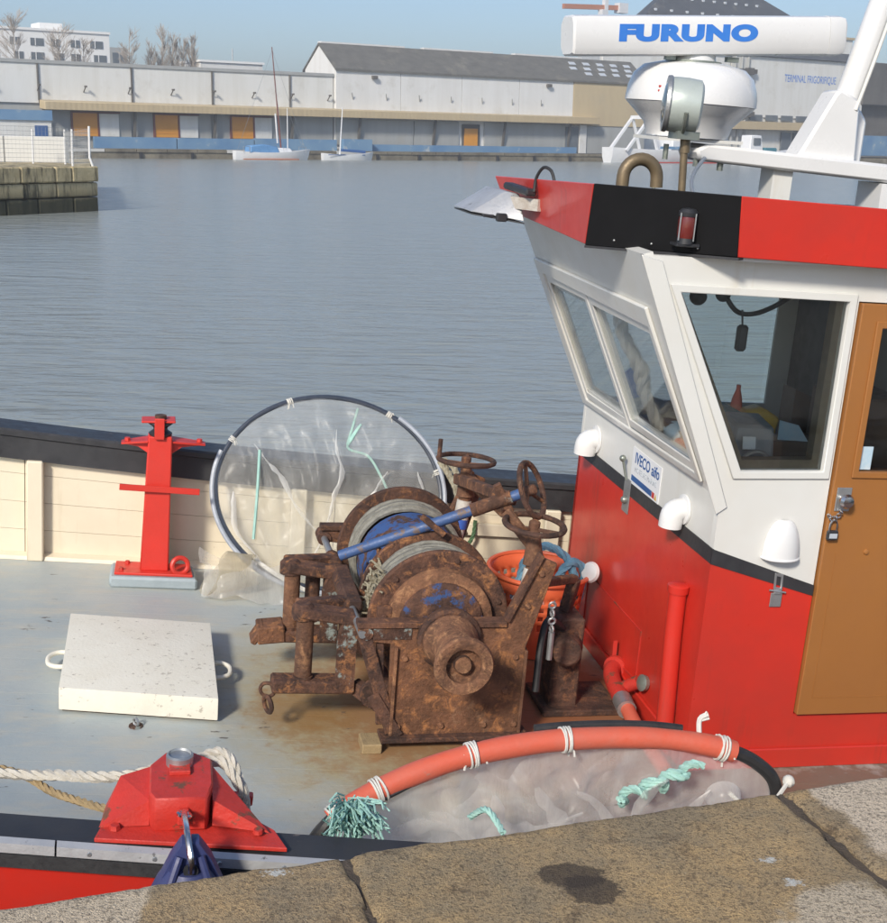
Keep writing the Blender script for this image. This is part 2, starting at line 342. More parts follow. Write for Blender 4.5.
def deck_mat():
    t = NT('deck_paint')
    a = t.mix(t.ramp(t.noise(1.3, 6, 0.65), 0.32, 0.68), (0.44, 0.465, 0.44), (0.34, 0.40, 0.42))
    a = t.mix(t.ramp(t.noise(3.2, 7, 0.7, t.mapped((0.6, 1.6, 1))), 0.48, 0.66, 0, 0.8), a, (0.50, 0.475, 0.395))
    # rust and oil stain spread round the winch
    n1 = t.noise(5, 6, 0.7); n2 = t.noise(11, 5, 0.7)
    d = t.dist((0.10, 0.35, 0), (0.95, 0.82, 1)); dd = t.math('ADD', d, t.math('MULTIPLY', t.math('SUBTRACT', n1, 0.5), 0.75))
    a = t.mix(t.ramp(dd, 1.12, 0.66, 0, 0.85), a, (0.40, 0.335, 0.18))
    a = t.mix(t.ramp(t.math('ADD', dd, t.math('MULTIPLY', t.math('SUBTRACT', n2, 0.5), 0.8)), 0.80, 0.44, 0, 0.8), a, (0.31, 0.15, 0.06))
    d2 = t.dist((0.75, 0.0, 0), (1.3, 1.1, 1)); a = t.mix(t.ramp(t.math('ADD', d2, t.math('MULTIPLY', t.math('SUBTRACT', n1, 0.5), 0.6)), 1.05, 0.60, 0, 0.9), a, (0.26, 0.10, 0.045))
    d3 = t.dist((-0.55, 0.28, 0), (3.0, 2.4, 1)); a = t.mix(t.ramp(t.math('ADD', d3, t.math('MULTIPLY', t.math('SUBTRACT', n2, 0.5), 0.9)), 0.85, 0.35, 0, 0.75), a, (0.30, 0.17, 0.055))
    d4 = t.dist((1.4, -0.62, 0), (0.7, 2.6, 1)); a = t.mix(t.ramp(t.math('ADD', d4, t.math('MULTIPLY', t.math('SUBTRACT', n2, 0.5), 1.2)), 0.95, 0.6, 0, 0.85), a, (0.15, 0.10, 0.06))
    # dark flakes where the paint is gone, drawn out along the planks
    fl = t.noise(26, 4, 0.6, t.mapped((0.45, 1.3, 1))); mask = t.noise(2.6, 3)
    a = t.mix(t.ramp(t.math('ADD', fl, t.math('MULTIPLY', mask, 0.5)), 0.945, 0.98, 0, 0.85), a, (0.075, 0.060, 0.050))
    t.set('Base Color', a); t.set('Roughness', t.ramp(t.noise(6, 5), 0.3, 0.7, 0.38, 0.62))
    t.bump(t.math('ADD', t.noise(45, 4), t.math('MULTIPLY', fl, 0.6)), 0.25, 0.006); return t.m
M['deck'] = deck_mat()

def granite(name, pale, dark, thr, edge=None):
    t = NT(name)
    big = t.noise(3.2, 6, 0.7); f = t.math('ADD', big, t.math('MULTIPLY', t.math('SUBTRACT', t.noise(14, 5, 0.7), 0.5), 0.35))
    if edge == 'left':                       # stone paler on its left third: a sharp dry / overgrown line
        x = t.xyz()[0]; g = t.math('ADD', x, t.math('MULTIPLY', t.math('SUBTRACT', t.noise(30, 4), 0.5), 0.03)); m = t.ramp(g, -0.632, -0.618)
    elif edge == 'right':                    # brown growth only along the joint
        xx = t.xyz(); g = t.math('SUBTRACT', xx[0], t.math('MULTIPLY', xx[1], -0.337)); m = t.ramp(t.math('ADD', g, t.math('MULTIPLY', t.math('SUBTRACT', t.noise(9, 5), 0.5), 0.16)), 1.985, 1.955)
    elif edge == 'mid':
        c = t.dist((0.93, 2.42, 1.5), (3.6, 3.6, 1)); m = t.ramp(t.math('ADD', c, t.math('MULTIPLY', t.math('SUBTRACT', t.noise(10, 5), 0.5), 0.7)), 0.60, 0.72)
    else: m = None
    sp = t.noise(115, 3, 0.75); sp2 = t.vor(80)
    dk = t.mix(t.ramp(f, 0.38, 0.66), dark, tuple(min(1, q * k) for q, k in zip(dark, (1.65, 1.45, 1.15))))
    dk = t.mix(t.ramp(t.noise(8, 6, 0.75), 0.56, 0.70, 0, 0.75), dk, (0.085, 0.052, 0.030))
    c = t.mix(m, pale, dk) if m is not None else t.mix(t.ramp(f, thr, thr + 0.1), pale, dk)
    c = t.mix(t.ramp(sp, 0.50, 0.62, 0, 0.62), c, (0.075, 0.055, 0.036)); c = t.mix(t.ramp(t.noise(340, 2, 0.6), 0.52, 0.66, 0, 0.6), c, (0.07, 0.055, 0.04)); c = t.mix(t.ramp(sp2, 0.16, 0.05, 0, 0.6), c, (0.56, 0.50, 0.40))
    c = t.mix(t.ramp(t.noise(60, 4, 0.75), 0.60, 0.70, 0, 0.35), c, (0.42, 0.37, 0.26))
    if edge == 'mid':
        for cc, s in (((0.300, 2.615, 1.5), (11, 17, 1)), ((0.345, 2.565, 1.5), (13, 15, 1))):
            d = t.dist(cc, s); c = t.mix(t.ramp(t.math('ADD', d, t.math('MULTIPLY', t.math('SUBTRACT', t.noise(16, 8, 0.75), 0.5), 1.7)), 0.92, 0.80, 0, 0.8), c, (0.050, 0.036, 0.027))
    for cc, s in (((-0.365, 2.612, 1.5), (22, 36, 1)), ((0.765, 2.70, 1.5), (28, 46, 1)), ((0.795, 2.605, 1.5), (24, 40, 1))):
        d = t.dist(cc, s); c = t.mix(t.ramp(t.math('ADD', d, t.math('MULTIPLY', t.math('SUBTRACT', t.noise(55, 5, 0.75), 0.5), 3.2)), 0.55, 0.30, 0, 0.9), c, (0.66, 0.66, 0.62))
    t.set('Base Color', c); t.set('Roughness', 0.9)
    t.bump(t.math('ADD', sp, t.math('MULTIPLY', t.noise(260, 3, 0.7), 0.6)), 1.0, 0.009); return t.m

def siding(name, c, c2, freq=3.2, rough=0.55):
    t = NT(name)
    streak = t.noise(1.0, 5, 0.65, t.mapped((0.55, 1, 0.05)))
    a = t.mix(t.ramp(streak, 0.40, 0.75), c, c2)
    a = t.mix(t.ramp(t.noise(0.25, 6, 0.7), 0.56, 0.72, 0, 0.35), a, (0.42, 0.38, 0.30))
    t.set('Base Color', a); t.set('Roughness', rough)
    w = t.n.new('ShaderNodeTexWave'); w.wave_type = 'BANDS'; w.bands_direction = 'X'; t.link(t.tc, w.inputs[0]); w.inputs['Scale'].default_value = freq
    t.bump(w.outputs['Fac'], 0.35, 0.05); return t.m
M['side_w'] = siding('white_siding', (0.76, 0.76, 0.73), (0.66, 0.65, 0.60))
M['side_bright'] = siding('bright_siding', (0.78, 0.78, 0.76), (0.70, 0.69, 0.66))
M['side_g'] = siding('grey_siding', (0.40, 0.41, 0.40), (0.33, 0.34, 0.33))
M['tan'] = siding('tan_fascia', (0.52, 0.42, 0.26), (0.46, 0.37, 0.23), 0.4)
M['tanwall'] = siding('tan_wall', (0.55, 0.45, 0.28), (0.50, 0.40, 0.25), 1.2)
M['roofgrey'] = siding('fibre_cement_roof', (0.16, 0.155, 0.14), (0.11, 0.108, 0.10), 1.0, 0.85)
M['slate'] = siding('dark_roof', (0.085, 0.09, 0.10), (0.06, 0.065, 0.075), 0.5, 0.7)
M['orange_door'] = paint('orange_shutter', (0.72, 0.32, 0.035), (0.62, 0.27, 0.03), 0.5, scale=0.6, bump=0)
M['blue_wall'] = paint('blue_wall', (0.10, 0.22, 0.40), (0.20, 0.33, 0.46), 0.7, scale=0.25, wear=(0.4, 0.45, 0.48), wear_thr=0.60, wscale=0.5, bump=0)
M['quayfar'] = paint('far_quay_stone', (0.26, 0.23, 0.17), (0.07, 0.06, 0.045), 0.9, scale=0.5, bump=0.2)
M['pale_far'] = paint('pale_render', (0.60, 0.60, 0.57), (0.52, 0.51, 0.48), 0.8, scale=0.15, bump=0)
M['apt'] = paint('apartment_white', (0.86, 0.86, 0.84), (0.80, 0.80, 0.78), 0.7, scale=0.1, bump=0)
M['darkwin'] = paint('dark_pane', (0.10, 0.12, 0.14), (0.16, 0.18, 0.20), 0.15, scale=0.4, bump=0)
M['darkconc'] = paint('dark_concrete', (0.15, 0.14, 0.125), (0.08, 0.075, 0.07), 0.9, scale=0.12, bump=0.2)
M['asphalt'] = paint('quay_asphalt', (0.16, 0.155, 0.15), (0.12, 0.12, 0.115), 0.9, scale=0.4, bump=0.1)
M['bark'] = paint('hazed_bark', (0.42, 0.37, 0.32), (0.34, 0.30, 0.26), 0.9, scale=1)  # bark painted paler, with distance haze mixed into the colour
M['boatwhite'] = paint('far_boat_white', (0.78, 0.79, 0.80), (0.70, 0.71, 0.72), 0.4, scale=0.8, bump=0)
M['tarp'] = paint('blue_tarp', (0.14, 0.32, 0.58), (0.10, 0.25, 0.48), 0.6, scale=2, bump=0.3)
M['mast_red'] = paint('varnished_mast', (0.20, 0.06, 0.045), (0.15, 0.05, 0.04), 0.5, scale=2, bump=0)
M['crane_o'] = paint('crane_orange', (0.55, 0.20, 0.09), None, 0.6, bump=0)
M['skylight'] = paint('skylight', (0.62, 0.66, 0.70), None, 0.3, bump=0)

def pier_mat():
    t = NT('pier_stone'); z = t.xyz()[2]
    n = t.noise(1.5, 7, 0.75); st = t.noise(1.1, 6, 0.72, t.mapped((1.7, 1.7, 0.22)))
    a = t.mix(t.ramp(n, 0.35, 0.65), (0.60, 0.50, 0.30), (0.42, 0.34, 0.19))
    a = t.mix(t.ramp(st, 0.48, 0.60, 0, 0.9), a, (0.045, 0.04, 0.028))
    a = t.mix(t.ramp(t.math('ADD', z, t.math('MULTIPLY', n, 0.7)), 1.35, 0.80, 0, 0.94), a, (0.035, 0.036, 0.020))
    t.set('Base Color', a); t.set('Roughness', 0.9); t.bump(t.noise(6, 6, 0.7), 0.5, 0.06); return t.m
M['pier'] = pier_mat()

def water_mat():
    t = NT('harbour_water')
    t.set('Base Color', (0.27, 0.295, 0.28, 1)); t.set('Roughness', 0.2); t.set('IOR', 1.33)
    rotn = t.n.new('ShaderNodeMapping'); t.link(t.tc, rotn.inputs[0]); rotn.inputs['Rotation'].default_value = (0, 0, rad(-6)); rotn.inputs['Scale'].default_value = (0.34, 1.0, 1)
    v = rotn.outputs[0]
    h = t.math('ADD', t.math('MULTIPLY', t.noise(1.7, 3, 0.5, v, 0.4), 0.8), t.math('MULTIPLY', t.noise(5.2, 3, 0.55, v, 0.3), 0.30))
    h = t.math('ADD', h, t.math('MULTIPLY', t.noise(0.24, 2, 0.5, v), 0.7))
    t.bump(h, 1.0, 0.16); return t.m
M['water'] = water_mat()
# ------------------------------------------------------------------ water, near quay, far quay
from mathutils import noise as mn
mk('water', MB().add([(-2500, -60, 0), (2500, -60, 0), (2500, 2500, 0), (-2500, 2500, 0)], [(0, 1, 2, 3)]), M['water'], kind='structure')
mk('far_ground', MB().add([(-900, 0.6, 1.25), (1500, 0.6, 1.25), (1500, 1500, 1.25), (-900, 1500, 1.25)], [(0, 1, 2, 3)]), M['asphalt'], frame=FM, kind='structure')
fq = mk('far_quay_wall', MB().span((-900, 0.1, -2), (1500, 1.4, 1.05)), M['quayfar'], frame=FM, kind='structure')
for i in range(34):
    x0 = -4 + i * 4.6
    mk('coping_stone', MB().span((x0 + 0.06, -0.05 - rnd.random() * 0.05, 0.86 + rnd.random() * 0.04), (x0 + 4.54, 1.2, 1.29 + rnd.random() * 0.05)), M['pale_far'] if rnd.random() < 0.25 else M['quayfar'], fq)
for i in range(60):
    x0 = -4 + i * 2.6
    mk('fender_pile', MB().span((x0, -0.3, -1), (x0 + 0.3, 0.12, 0.9)), M['rubber'], fq) if i % 3 == 0 else None

quay = mk('quay', MB().add([(-8, -12, 1.44), (12, -12, 1.44), (12, 6.0, 1.44), (2.5, 2.93, 1.44), (-8, -0.4, 1.44)], [(0, 1, 2, 3, 4)]), M['asphalt'], kind='structure')
def stone_block(p0, p1, depth, mat, h=0.42, r=0.017, seed=0, cell=0.016):
    p0, p1 = V(p0), V(p1); e = (p1 - p0); L = e.length; e.normalize(); n = V((e.y, -e.x, 0))
    ns = max(8, int(L / cell)); nt = max(6, int(depth / cell)); vs = []; fs = []
    for j in range(nt + 1):
        for i in range(ns + 1):
            u, w = L * i / ns, depth * j / nt
            d = min(u, L - u, w, depth - w); q = p0 + e * u + n * w
            wob = mn.noise(q * 9 + V((seed, 0, 0))) * 0.012 + mn.noise(q * 30) * 0.005
            d2 = max(0, d + wob)
            drop = r - math.sqrt(max(0, r * r - (r - d2) ** 2)) if d2 < r else 0
            z = 1.5 - drop + mn.noise(q * 4.5 + V((0, 0, seed))) * 0.005 + mn.noise(q * 38) * 0.0022
            if w < 1e-6 or u < 1e-6 or u > L - 1e-6:
                q = q + n * (abs(mn.noise(q * 7)) * 0.008 if w < 1e-6 else 0)
            vs.append((q.x, q.y, z)); 
    k = ns + 1
    fs += [(j * k + i, j * k + i + 1, (j + 1) * k + i + 1, (j + 1) * k + i) for j in range(nt) for i in range(ns)]
    rim = [i for i in range(k)] + [j * k + ns for j in range(1, nt + 1)] + [nt * k + i for i in range(ns - 1, -1, -1)] + [j * k for j in range(nt - 1, 0, -1)]
    o = len(vs); vs += [(vs[i][0], vs[i][1], 1.5 - h) for i in rim]; m = len(rim)
    fs += [(rim[i], o + i, o + (i + 1) % m, rim[(i + 1) % m]) for i in range(m)]
    return mk('coping_stone', MB().add(vs, fs), mat, quay, ang=60)
stone_block((-1.75, 2.20, 0), (-0.2155, 2.6915, 0), 0.72, granite('granite_left', (0.70, 0.58, 0.42), (0.37, 0.285, 0.175), 0.5, 'left'), seed=1)
stone_block((-0.206, 2.6955, 0), (0.8645, 3.030, 0), 0.72, granite('granite_mid', (0.66, 0.55, 0.40), (0.36, 0.28, 0.17), 0.5, 'mid'), seed=5)
stone_block((0.8795, 3.0355, 0), (2.45, 3.56, 0), 0.72, granite('granite_right', (0.78, 0.65, 0.49), (0.37, 0.285, 0.175), 0.5, 'right'), seed=9)
jm = paint('joint_mortar', (0.13, 0.10, 0.075), (0.07, 0.055, 0.04), 0.95, scale=18, bump=0.8)
for a, b in (((-0.2115, 2.688), (0.03, 1.99)), ((0.871, 3.028), (1.11, 2.34))):
    d = V((b[0] - a[0], b[1] - a[1], 0)); sxx = V((d.y, -d.x, 0)).normalized() * 0.02
    mb = MB(); N = 40; vs = []
    for i in range(N + 1):
        q = V((a[0], a[1], 0)) + d * (i / N)
        for k in (-1, -0.3, 0.3, 1): vs.append(q + sxx * k + V((0, 0, 1.4885 + mn.noise(q * 25 + V((k, 0, 0))) * 0.008)))
    mb.add(vs, [(i * 4 + k, i * 4 + k + 1, i * 4 + k + 5, i * 4 + k + 4) for i in range(N) for k in range(3)])
    mk('mortar_joint', mb, jm, quay)
mk('quay_wall', MB().prism([(-8, 0.10, -3), (9.0, 5.62, -3), (9, 4.6, -3), (-8, -0.9, -3)], (0, 0, 4.06)), M['darkconc'], kind='structure')
# ------------------------------------------------------------------ pier on the left
A, B = V((-14.7, 55.7, 0)), V((-17.9, 50.2, 0)); d = (A - B).normalized(); nn = V((d.y, -d.x, 0))
pier = thing('stone_pier', 'old stone pier head streaked with black and green, at left across the water', 'pier', tuple(A))
mk('pier_body', MB().prism([A - nn * 0.35 - d * 0.3, B - nn * 0.35, B + V((-14, -6, 0)), B + V((-14, 26, 0)), A + V((-6.6, 24, 0)), A + V((-0.5, 0.6, 0))], (0, 0, 1.72)), M['pier'], pier)
mk('footing', MB().prism([A - nn * 0.3 - d * 0.2 + V((0, 0, -1.5)), B - nn * 0.3 + V((0, 0, -1.5)), B + V((-6, -2, -1.5)), A + V((-6, 12, -1.5))], (0, 0, 1.6)), M['pier'], pier)
FL = (A - B).length
for row, (z0, z1, cuts, out) in enumerate(((1.22, 1.86, (0, 1.5, 2.4, 4.2, 6.4), 0.10), (0.62, 1.20, (0, 2.3, 4.0, 6.4), 0.03), (-0.5, 0.60, (0, 1.4, 3.3, 4.9, 6.4), 0.0))):
    for a, b in zip(cuts[:-1], cuts[1:]):
        p = A - d * (a + 0.02); q = A - d * (min(b, FL) - 0.02)
        o_ = nn * (out + rnd.random() * 0.03)
        mk('stone', MB().prism([p + o_ + V((0, 0, z0)), q + o_ + V((0, 0, z0)), q - nn * 0.5 + V((0, 0, z0)), p - nn * 0.5 + V((0, 0, z0))], (0, 0, z1 - z0 - 0.02)), M['pier'], pier, bevel=0.05)
wb = V((-19.0, 66.5, 1.72))
lw = thing('low_wall', 'pale low concrete wall on top of the stone pier', 'wall', tuple(wb))
for k in range(3):
    x0 = -19.0 - k * 3.1
    mk('wall_panel', MB().span((x0 - 3.05, 66.5 - 0.2, 1.72), (x0, 66.8, 3.0)), M['pale_far'], lw, bevel=0.03)
rl = thing('guard_rail', 'white posted guard rail with wire mesh along the pier edge', 'railing', (A.x, A.y, 1.84))
rp = [(-14.95, 55.55, 1.84), (-17.5, 51.2, 1.9), (-16.5, 58.5, 1.72), (-18.4, 64.0, 1.72), (-20.1, 64.5, 1.72)]
for p in rp:
    lean = 0.12 if p[0] == -14.95 else 0
    mk('post', MB().cyl((p[0] + lean, p[1], p[2] - 0.02), (p[0], p[1], p[2] + 0.35), 0.05, n=8).cyl((p[0], p[1], p[2] + 0.33), (p[0] + 0.03, p[1], p[2] + 1.62), 0.05, n=8), M['whitebright'], rl)
for a, b in ((rp[0], rp[1]), (rp[0], rp[2]), (rp[2], rp[3])):
    a_, b_ = V(a), V(b); m = MB()
    for k in range(9): m.cyl(a_ + V((0, 0, 0.15 + 0.17 * k)), b_ + V((0, 0, 0.15 + 0.17 * k)), 0.006, n=4)
    for k in range(1, 26): m.cyl(a_.lerp(b_, k / 26) + V((0, 0, 0.1)), a_.lerp(b_, k / 26) + V((0, 0, 1.52)), 0.004, n=4)
    mk('wire_mesh', m, M['steel'], rl)

# ------------------------------------------------------------------ far warehouses (frame FM)
wh = thing('warehouse', 'long low white warehouse with tan canopy and orange doors across the basin', 'warehouse', (-30, 14, 1.25), FM)
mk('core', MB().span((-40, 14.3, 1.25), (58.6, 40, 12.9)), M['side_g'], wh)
edges = [-40, -16, -3, 10, 24, 37, 50.5, 58.6]
for a, b in zip(edges[:-1], edges[1:]):
    mk('wall_panel', MB().span((a + 0.1, 14.0, 7.5), (b - 0.1, 14.28, 13.0)), M['side_w'], wh)
mk('parapet', MB().span((-40, 13.8, 13.02), (58.6, 14.6, 13.5)), M['side_g'], wh)
mk('roof', MB().prism([(-40, 14.6, 13.1), (58.6, 14.6, 13.1), (58.6, 40, 13.1), (-40, 40, 13.1)], (0, 0, 0.12)), M['roofgrey'], wh)
mk('canopy', MB().prism([(10, 11.4, 6.55), (10, 14, 6.75), (10, 14, 8.0), (10, 11.4, 7.7)], (104, 0, 0)), M['tan'], wh, bevel=0.05)
for x in (10.2, 24, 37, 50.5, 63, 78, 93, 108):
    mk('canopy_post', MB().bar((x, 13.7, 1.25), (x - 0.1, 12.6, 6.7), 0.35, 0.35), M['darkconc'], wh)
for a, b in zip([10.4, 24.3, 37.3, 50.8], [23.7, 36.7, 50.2, 58.4]):
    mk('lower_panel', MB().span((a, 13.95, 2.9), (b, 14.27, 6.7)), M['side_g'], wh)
for x in (14.7, 27.4, 40.1):
    dr = mk('loading_door', MB().span((x, 13.72, 2.95), (x + 3.7, 13.9, 6.25)), M['orange_door'], wh)
    for k in range(4): mk('door_rib', MB().span((x + 0.1, 13.66, 3.5 + k * 0.75), (x + 3.6, 13.715, 3.56 + k * 0.75)), M['orange_door'], dr)
    mk('door_frame', MB().span((x - 0.25, 13.6, 2.9), (x - 0.02, 13.94, 6.45)).span((x + 3.72, 13.6, 2.9), (x + 3.95, 13.94, 6.45)).span((x - 0.25, 13.6, 6.27), (x + 7.2, 13.94, 6.47)), M['mast_red'], dr)
    mk('roller_shutter', MB().span((x + 4.0, 13.7, 2.95), (x + 7.0, 13.9, 6.2)), M['side_w'], wh)
for a, b in ((-6, 9.6), (17.2, 30), (30.2, 43), (43.2, 58)):
    mk('dock_wall', MB().span((a, 11.9, 1.25), (b, 12.6, 2.85 + rnd.random() * 0.2)), M['blue_wall'], wh)
for k in range(9):
    x = 3 + k * 6.8; mk('wall_lamp', MB().bar((x, 13.95, 9.2), (x + 0.1, 13.3, 9.9), 0.12, 0.12).box((x + 0.1, 13.2, 10.0), (0.3, 0.5, 0.25)), M['darkconc'], wh)
for x in (9.95, 24, 37, 50.5):
    mk('downpipe', MB().cyl((x, 13.85, 7.9), (x, 13.85, 13.0), 0.14, n=6), M['darkconc'], wh)
hl = thing('gabled_hall', 'taller white hall with dark pitched roof and tan end bay', 'hall', (58.7, 14, 1.25), FM)
mk('gable_wall', MB().prism([(58.7, 13.9, 1.25), (58.7, 24, 1.25), (58.7, 24, 14.5), (58.7, 19, 18.2), (58.7, 13.9, 14.5)], (68.2, 0, 0)), M['side_bright'], hl)
for a, b in zip((58.8, 71.4, 84, 96.6), (71.3, 83.9, 96.5, 109.0)): mk('wall_panel', MB().span((a, 13.6, 7.6), (b, 13.88, 14.4)), M['side_bright'], hl)
mk('end_bay', MB().span((109.1, 13.5, 6.3), (127.2, 13.88, 14.3)), M['tanwall'], hl)
rf = mk('roof', MB().prism([(58.5, 13.2, 14.35), (58.5, 19, 18.62), (58.5, 24.6, 14.4), (58.5, 24.6, 14.1), (58.5, 19, 18.3), (58.5, 13.2, 14.05)], (69, 0, 0)), M['roofgrey'], hl)
for i in range(5):
    for j in range(3):
        if i + j < 1: continue
        y = 14.6 + j * 1.3; z = 14.35 + (y - 13.2) * 0.736 + 0.03; x = 109.5 + i * 3.4 + j * 0.7
        mk('skylight', MB().prism([(x, y, z), (x + 1.5, y, z), (x + 1.5, y + 0.7, z + 0.515), (x, y + 0.7, z + 0.515)], (0, -0.05, 0.07)), M['skylight'], rf)
for a, b in ((59.5, 76), (80, 95), (100, 116)): mk('roof_monitor', MB().span((a, 19.8, 17.0), (b, 21, 18.95)), M['side_bright'], rf)
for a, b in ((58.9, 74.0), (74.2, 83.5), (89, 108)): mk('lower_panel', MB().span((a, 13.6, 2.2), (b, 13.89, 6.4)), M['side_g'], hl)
mk('loading_door', MB().span((84.6, 13.4, 2.2), (87.4, 13.6, 5.3)), M['orange_door'], hl); mk('door_frame', MB().span((84.2, 13.62, 1.8), (88.0, 13.75, 6.0)), M['darkconc'], hl)
mk('doorway', MB().span((107.4, 13.3, 1.4), (110.4, 13.5, 6.0)), M['darkwin'], hl); mk('doorpost', MB().span((110.6, 13.1, 1.3), (112.2, 13.5, 6.4)), M['side_bright'], hl)
mk('end_shutter', MB().span((112.5, 13.4, 1.3), (127, 13.6, 6.1)), M['side_g'], hl)
mk('dock_wall', MB().prism([(58.6, 10.6, 1.25), (64, 10.6, 1.25), (64, 12, 1.25), (58.6, 12, 1.25)], (0, 0, 1.9)).span((64.1, 12, 1.25), (109, 12.6, 2.35)), M['blue_wall'], hl)
for k in range(7):
    x = 62 + k * 6.6; mk('wall_lamp', MB().bar((x, 13.6, 9.6), (x - 0.5, 13.0, 10.6), 0.14, 0.14), M['side_g'], hl)
for x in (66, 103): mk('floodlight', MB().box((x, 13.2, 13.2), (0.9, 0.6, 0.5)).bar((x, 13.3, 13.2), (x, 13.9, 13.2), 0.2, 0.2), M['darkconc'], hl)
tm = thing('cold_store', 'tall white cold store with blue lettering and dark hipped roof', 'building', (132, 30, 1.25), FM)
mk('wall', MB().prism([(129, 30, 1.25), (211, 30, 1.25), (211, 60, 1.25), (148, 60, 1.25)], (0, 0, 21.05)), M['side_w'], tm)
for a, b in ((129.5, 151), (151, 166), (172, 204)): mk('wall_panel', MB().span((a + 0.1, 29.7, 9.4), (b - 0.1, 29.98, 22.3)), M['side_w'], tm)
mk('pipe_bay', MB().span((166.2, 29.4, 5), (171.8, 29.9, 22)), M['pale_far'], tm)
for x in (167, 169, 171): mk('downpipe', MB().cyl((x, 29.2, 2), (x, 29.2, 22), 0.28, n=8), M['side_g'], tm)
for z in (10, 14.5, 19): mk('pipe_bracket', MB().box((169.5, 28.9, z), (7.5, 0.8, 0.9)).box((171, 28.7, z), (2.0, 1, 1.4)), M['darkconc'], tm)
hp = mk('hip_roof', MB().add([(133, 29, 22.4), (212, 29, 22.4), (212, 61, 22.4), (152, 61, 22.4), (162, 45, 38), (186, 45, 38)], [(0, 1, 5, 4), (1, 2, 5), (2, 3, 4, 5), (3, 0, 4), (3, 2, 1, 0)]), M['slate'], tm)
for i in range(9):
    for j in range(3):
        t_ = 0.35 + j * 0.2; x = 128 + 34 * t_ + 4 + i * (72 - 55 * t_) / 9
        mk('roof_vent', MB().box((x, 29 + 16 * t_, 22.4 + 15.6 * t_ + 0.2), (0.5, 0.5, 0.5)), M['skylight'], hp)
mk('strip_canopy', MB().span((160, 27.6, 6.7), (194, 29.6, 8.4)), M['tan'], tm)
for k in range(6): mk('window', MB().span((168 + k * 5, 29.5, 8.7), (171.8 + k * 5, 29.69, 9.9)), M['darkwin'], tm)
for a, b in ((183.5, 186.5), (187.5, 190), (191, 193)): mk('doorway', MB().span((a, 29.4, 1.3), (b, 29.8, 6.2)), M['darkwin'], tm)
mk('roof_turret', MB().span((200, 31, 22.4), (207, 36, 27.5)), M['side_w'], tm); mk('turret_cap', MB().span((199.6, 30.6, 27.5), (207.4, 36.4, 28.0)), M['tan'], tm)
text('lettering', 'TERMINAL FRIGORIFIQUE', M['furblue'], tm, frame_at((192, 29.66, 18.0), (1, 0, 0), (0, 0, 1)), 2.3, 0.66)
text('lettering', 'STEF', M['navy'], tm, frame_at((150.0, 29.66, 17.9), (1, 0, 0), (0, 0, 1)), 3.3, 1.1, bold=0.03)
dk = thing('concrete_bunker', 'massive dark concrete block at the right edge beyond the mast', 'building', (212, 30, 1.25), FM)
mk('lower_wall', MB().span((212, 32, 1.25), (280, 70, 13)), M['darkconc'], dk); mk('upper_slab', MB().span((210.5, 29.5, 13), (282, 70, 22.8)), M['darkconc'], dk, bevel=0.2)
mk('blue_gate', MB().span((214, 31.6, 1.3), (236, 32, 6)), M['blue_wall'], dk)
ap = thing('apartment_block', 'white flat roofed apartment block behind the warehouse at upper left', 'building', (15, 110, 1.25), FM)
mk('wall', MB().span((10, 110, 1.25), (56, 128, 24.6)), M['apt'], ap); mk('step_wall', MB().span((56, 110, 1.25), (60, 128, 22)), M['side_g'], ap)
mk('cornice', MB().span((9.8, 109.7, 24.6), (56.2, 128, 25.1)), M['apt'], ap); mk('roof_box', MB().span((42, 114, 25.1), (47, 120, 26.6)), M['apt'], ap)
for z in (22.3, 19.4):
    for k in range(10):
        x = 12.5 + k * 4.35 + (0.7 if z < 20 else 0) * (k % 2)
        w = mk('window', MB().span((x, 109.85, z - 0.75), (x + (2.0 if k % 3 else 2.8), 110.0, z + 0.75)), M['darkwin'], ap)
        mk('mullion', MB().span((x + 0.95, 109.75, z - 0.75), (x + 1.1, 109.84, z + 0.75)), M['apt'], w)
for x in (56.6, 58.3): mk('window', MB().span((x, 109.85, 18.6), (x + 1.2, 110, 20.9)), M['darkwin'], ap)
wb2 = thing('roof_block', 'small white flat roofed block peeking above the warehouse roof', 'building', (50, 60, 1.25), FM)
mk('wall', MB().span((55.5, 60, 1.25), (68.5, 70, 17.0)), M['side_bright'], wb2); mk('roof_plate', MB().span((55.2, 59.7, 17.0), (68.8, 70, 17.4)), M['apt'], wb2)
mk('antenna', MB().cyl((64, 64, 17.3), (64, 64, 20), 0.1, n=5), M['steel'], wb2)

def bare_tree(x, y, h, spread, label, seed, narrow=False):
    spread *= 1.35
    r = random.Random(seed); t = thing('bare_tree', label, 'tree', (x, y, 1.25), FM, 'bare trees behind the warehouse')
    mk('trunk', MB().tube([(x, y, 1.25), (x + 0.1, y, 1.25 + h * 0.4), (x - 0.1, y + 0.1, 1.25 + h * 0.75), (x, y, 1.25 + h)], [0.28, 0.2, 0.11, 0.02], 6), M['bark'], t)
    m = MB()
    def br(p, dr, L, rr, lev):
        q = p + dr * L; mid = p + dr * L * 0.5 + V((r.uniform(-1, 1), r.uniform(-1, 1), 0.4)) * L * 0.08
        m.tube([p, mid, q], [rr, rr * 0.75, rr * 0.4], 3, caps=False)
        if lev:
            for k in range(6):
                f = r.uniform(0.25, 1.0); dv = (dr + V((r.uniform(-1, 1), r.uniform(-1, 1), r.uniform(-0.1, 0.9))) * (0.45 if narrow else 0.75)).normalized()
                br(p + dr * L * f, dv, L * r.uniform(0.35, 0.6), rr * 0.55, lev - 1)
    for k in range(46):
        f = r.uniform(0.3, 0.97); a = r.uniform(0, 6.28); tilt = 0.34 if narrow else 0.95
        br(V((x, y, 1.25 + h * f)), V((math.cos(a) * tilt, math.sin(a) * tilt, 1)).normalized(), (spread if not narrow else h * 0.2) * (1.15 - f * 0.6), 0.055, 2)
    mk('crown', m, M['bark'], t)
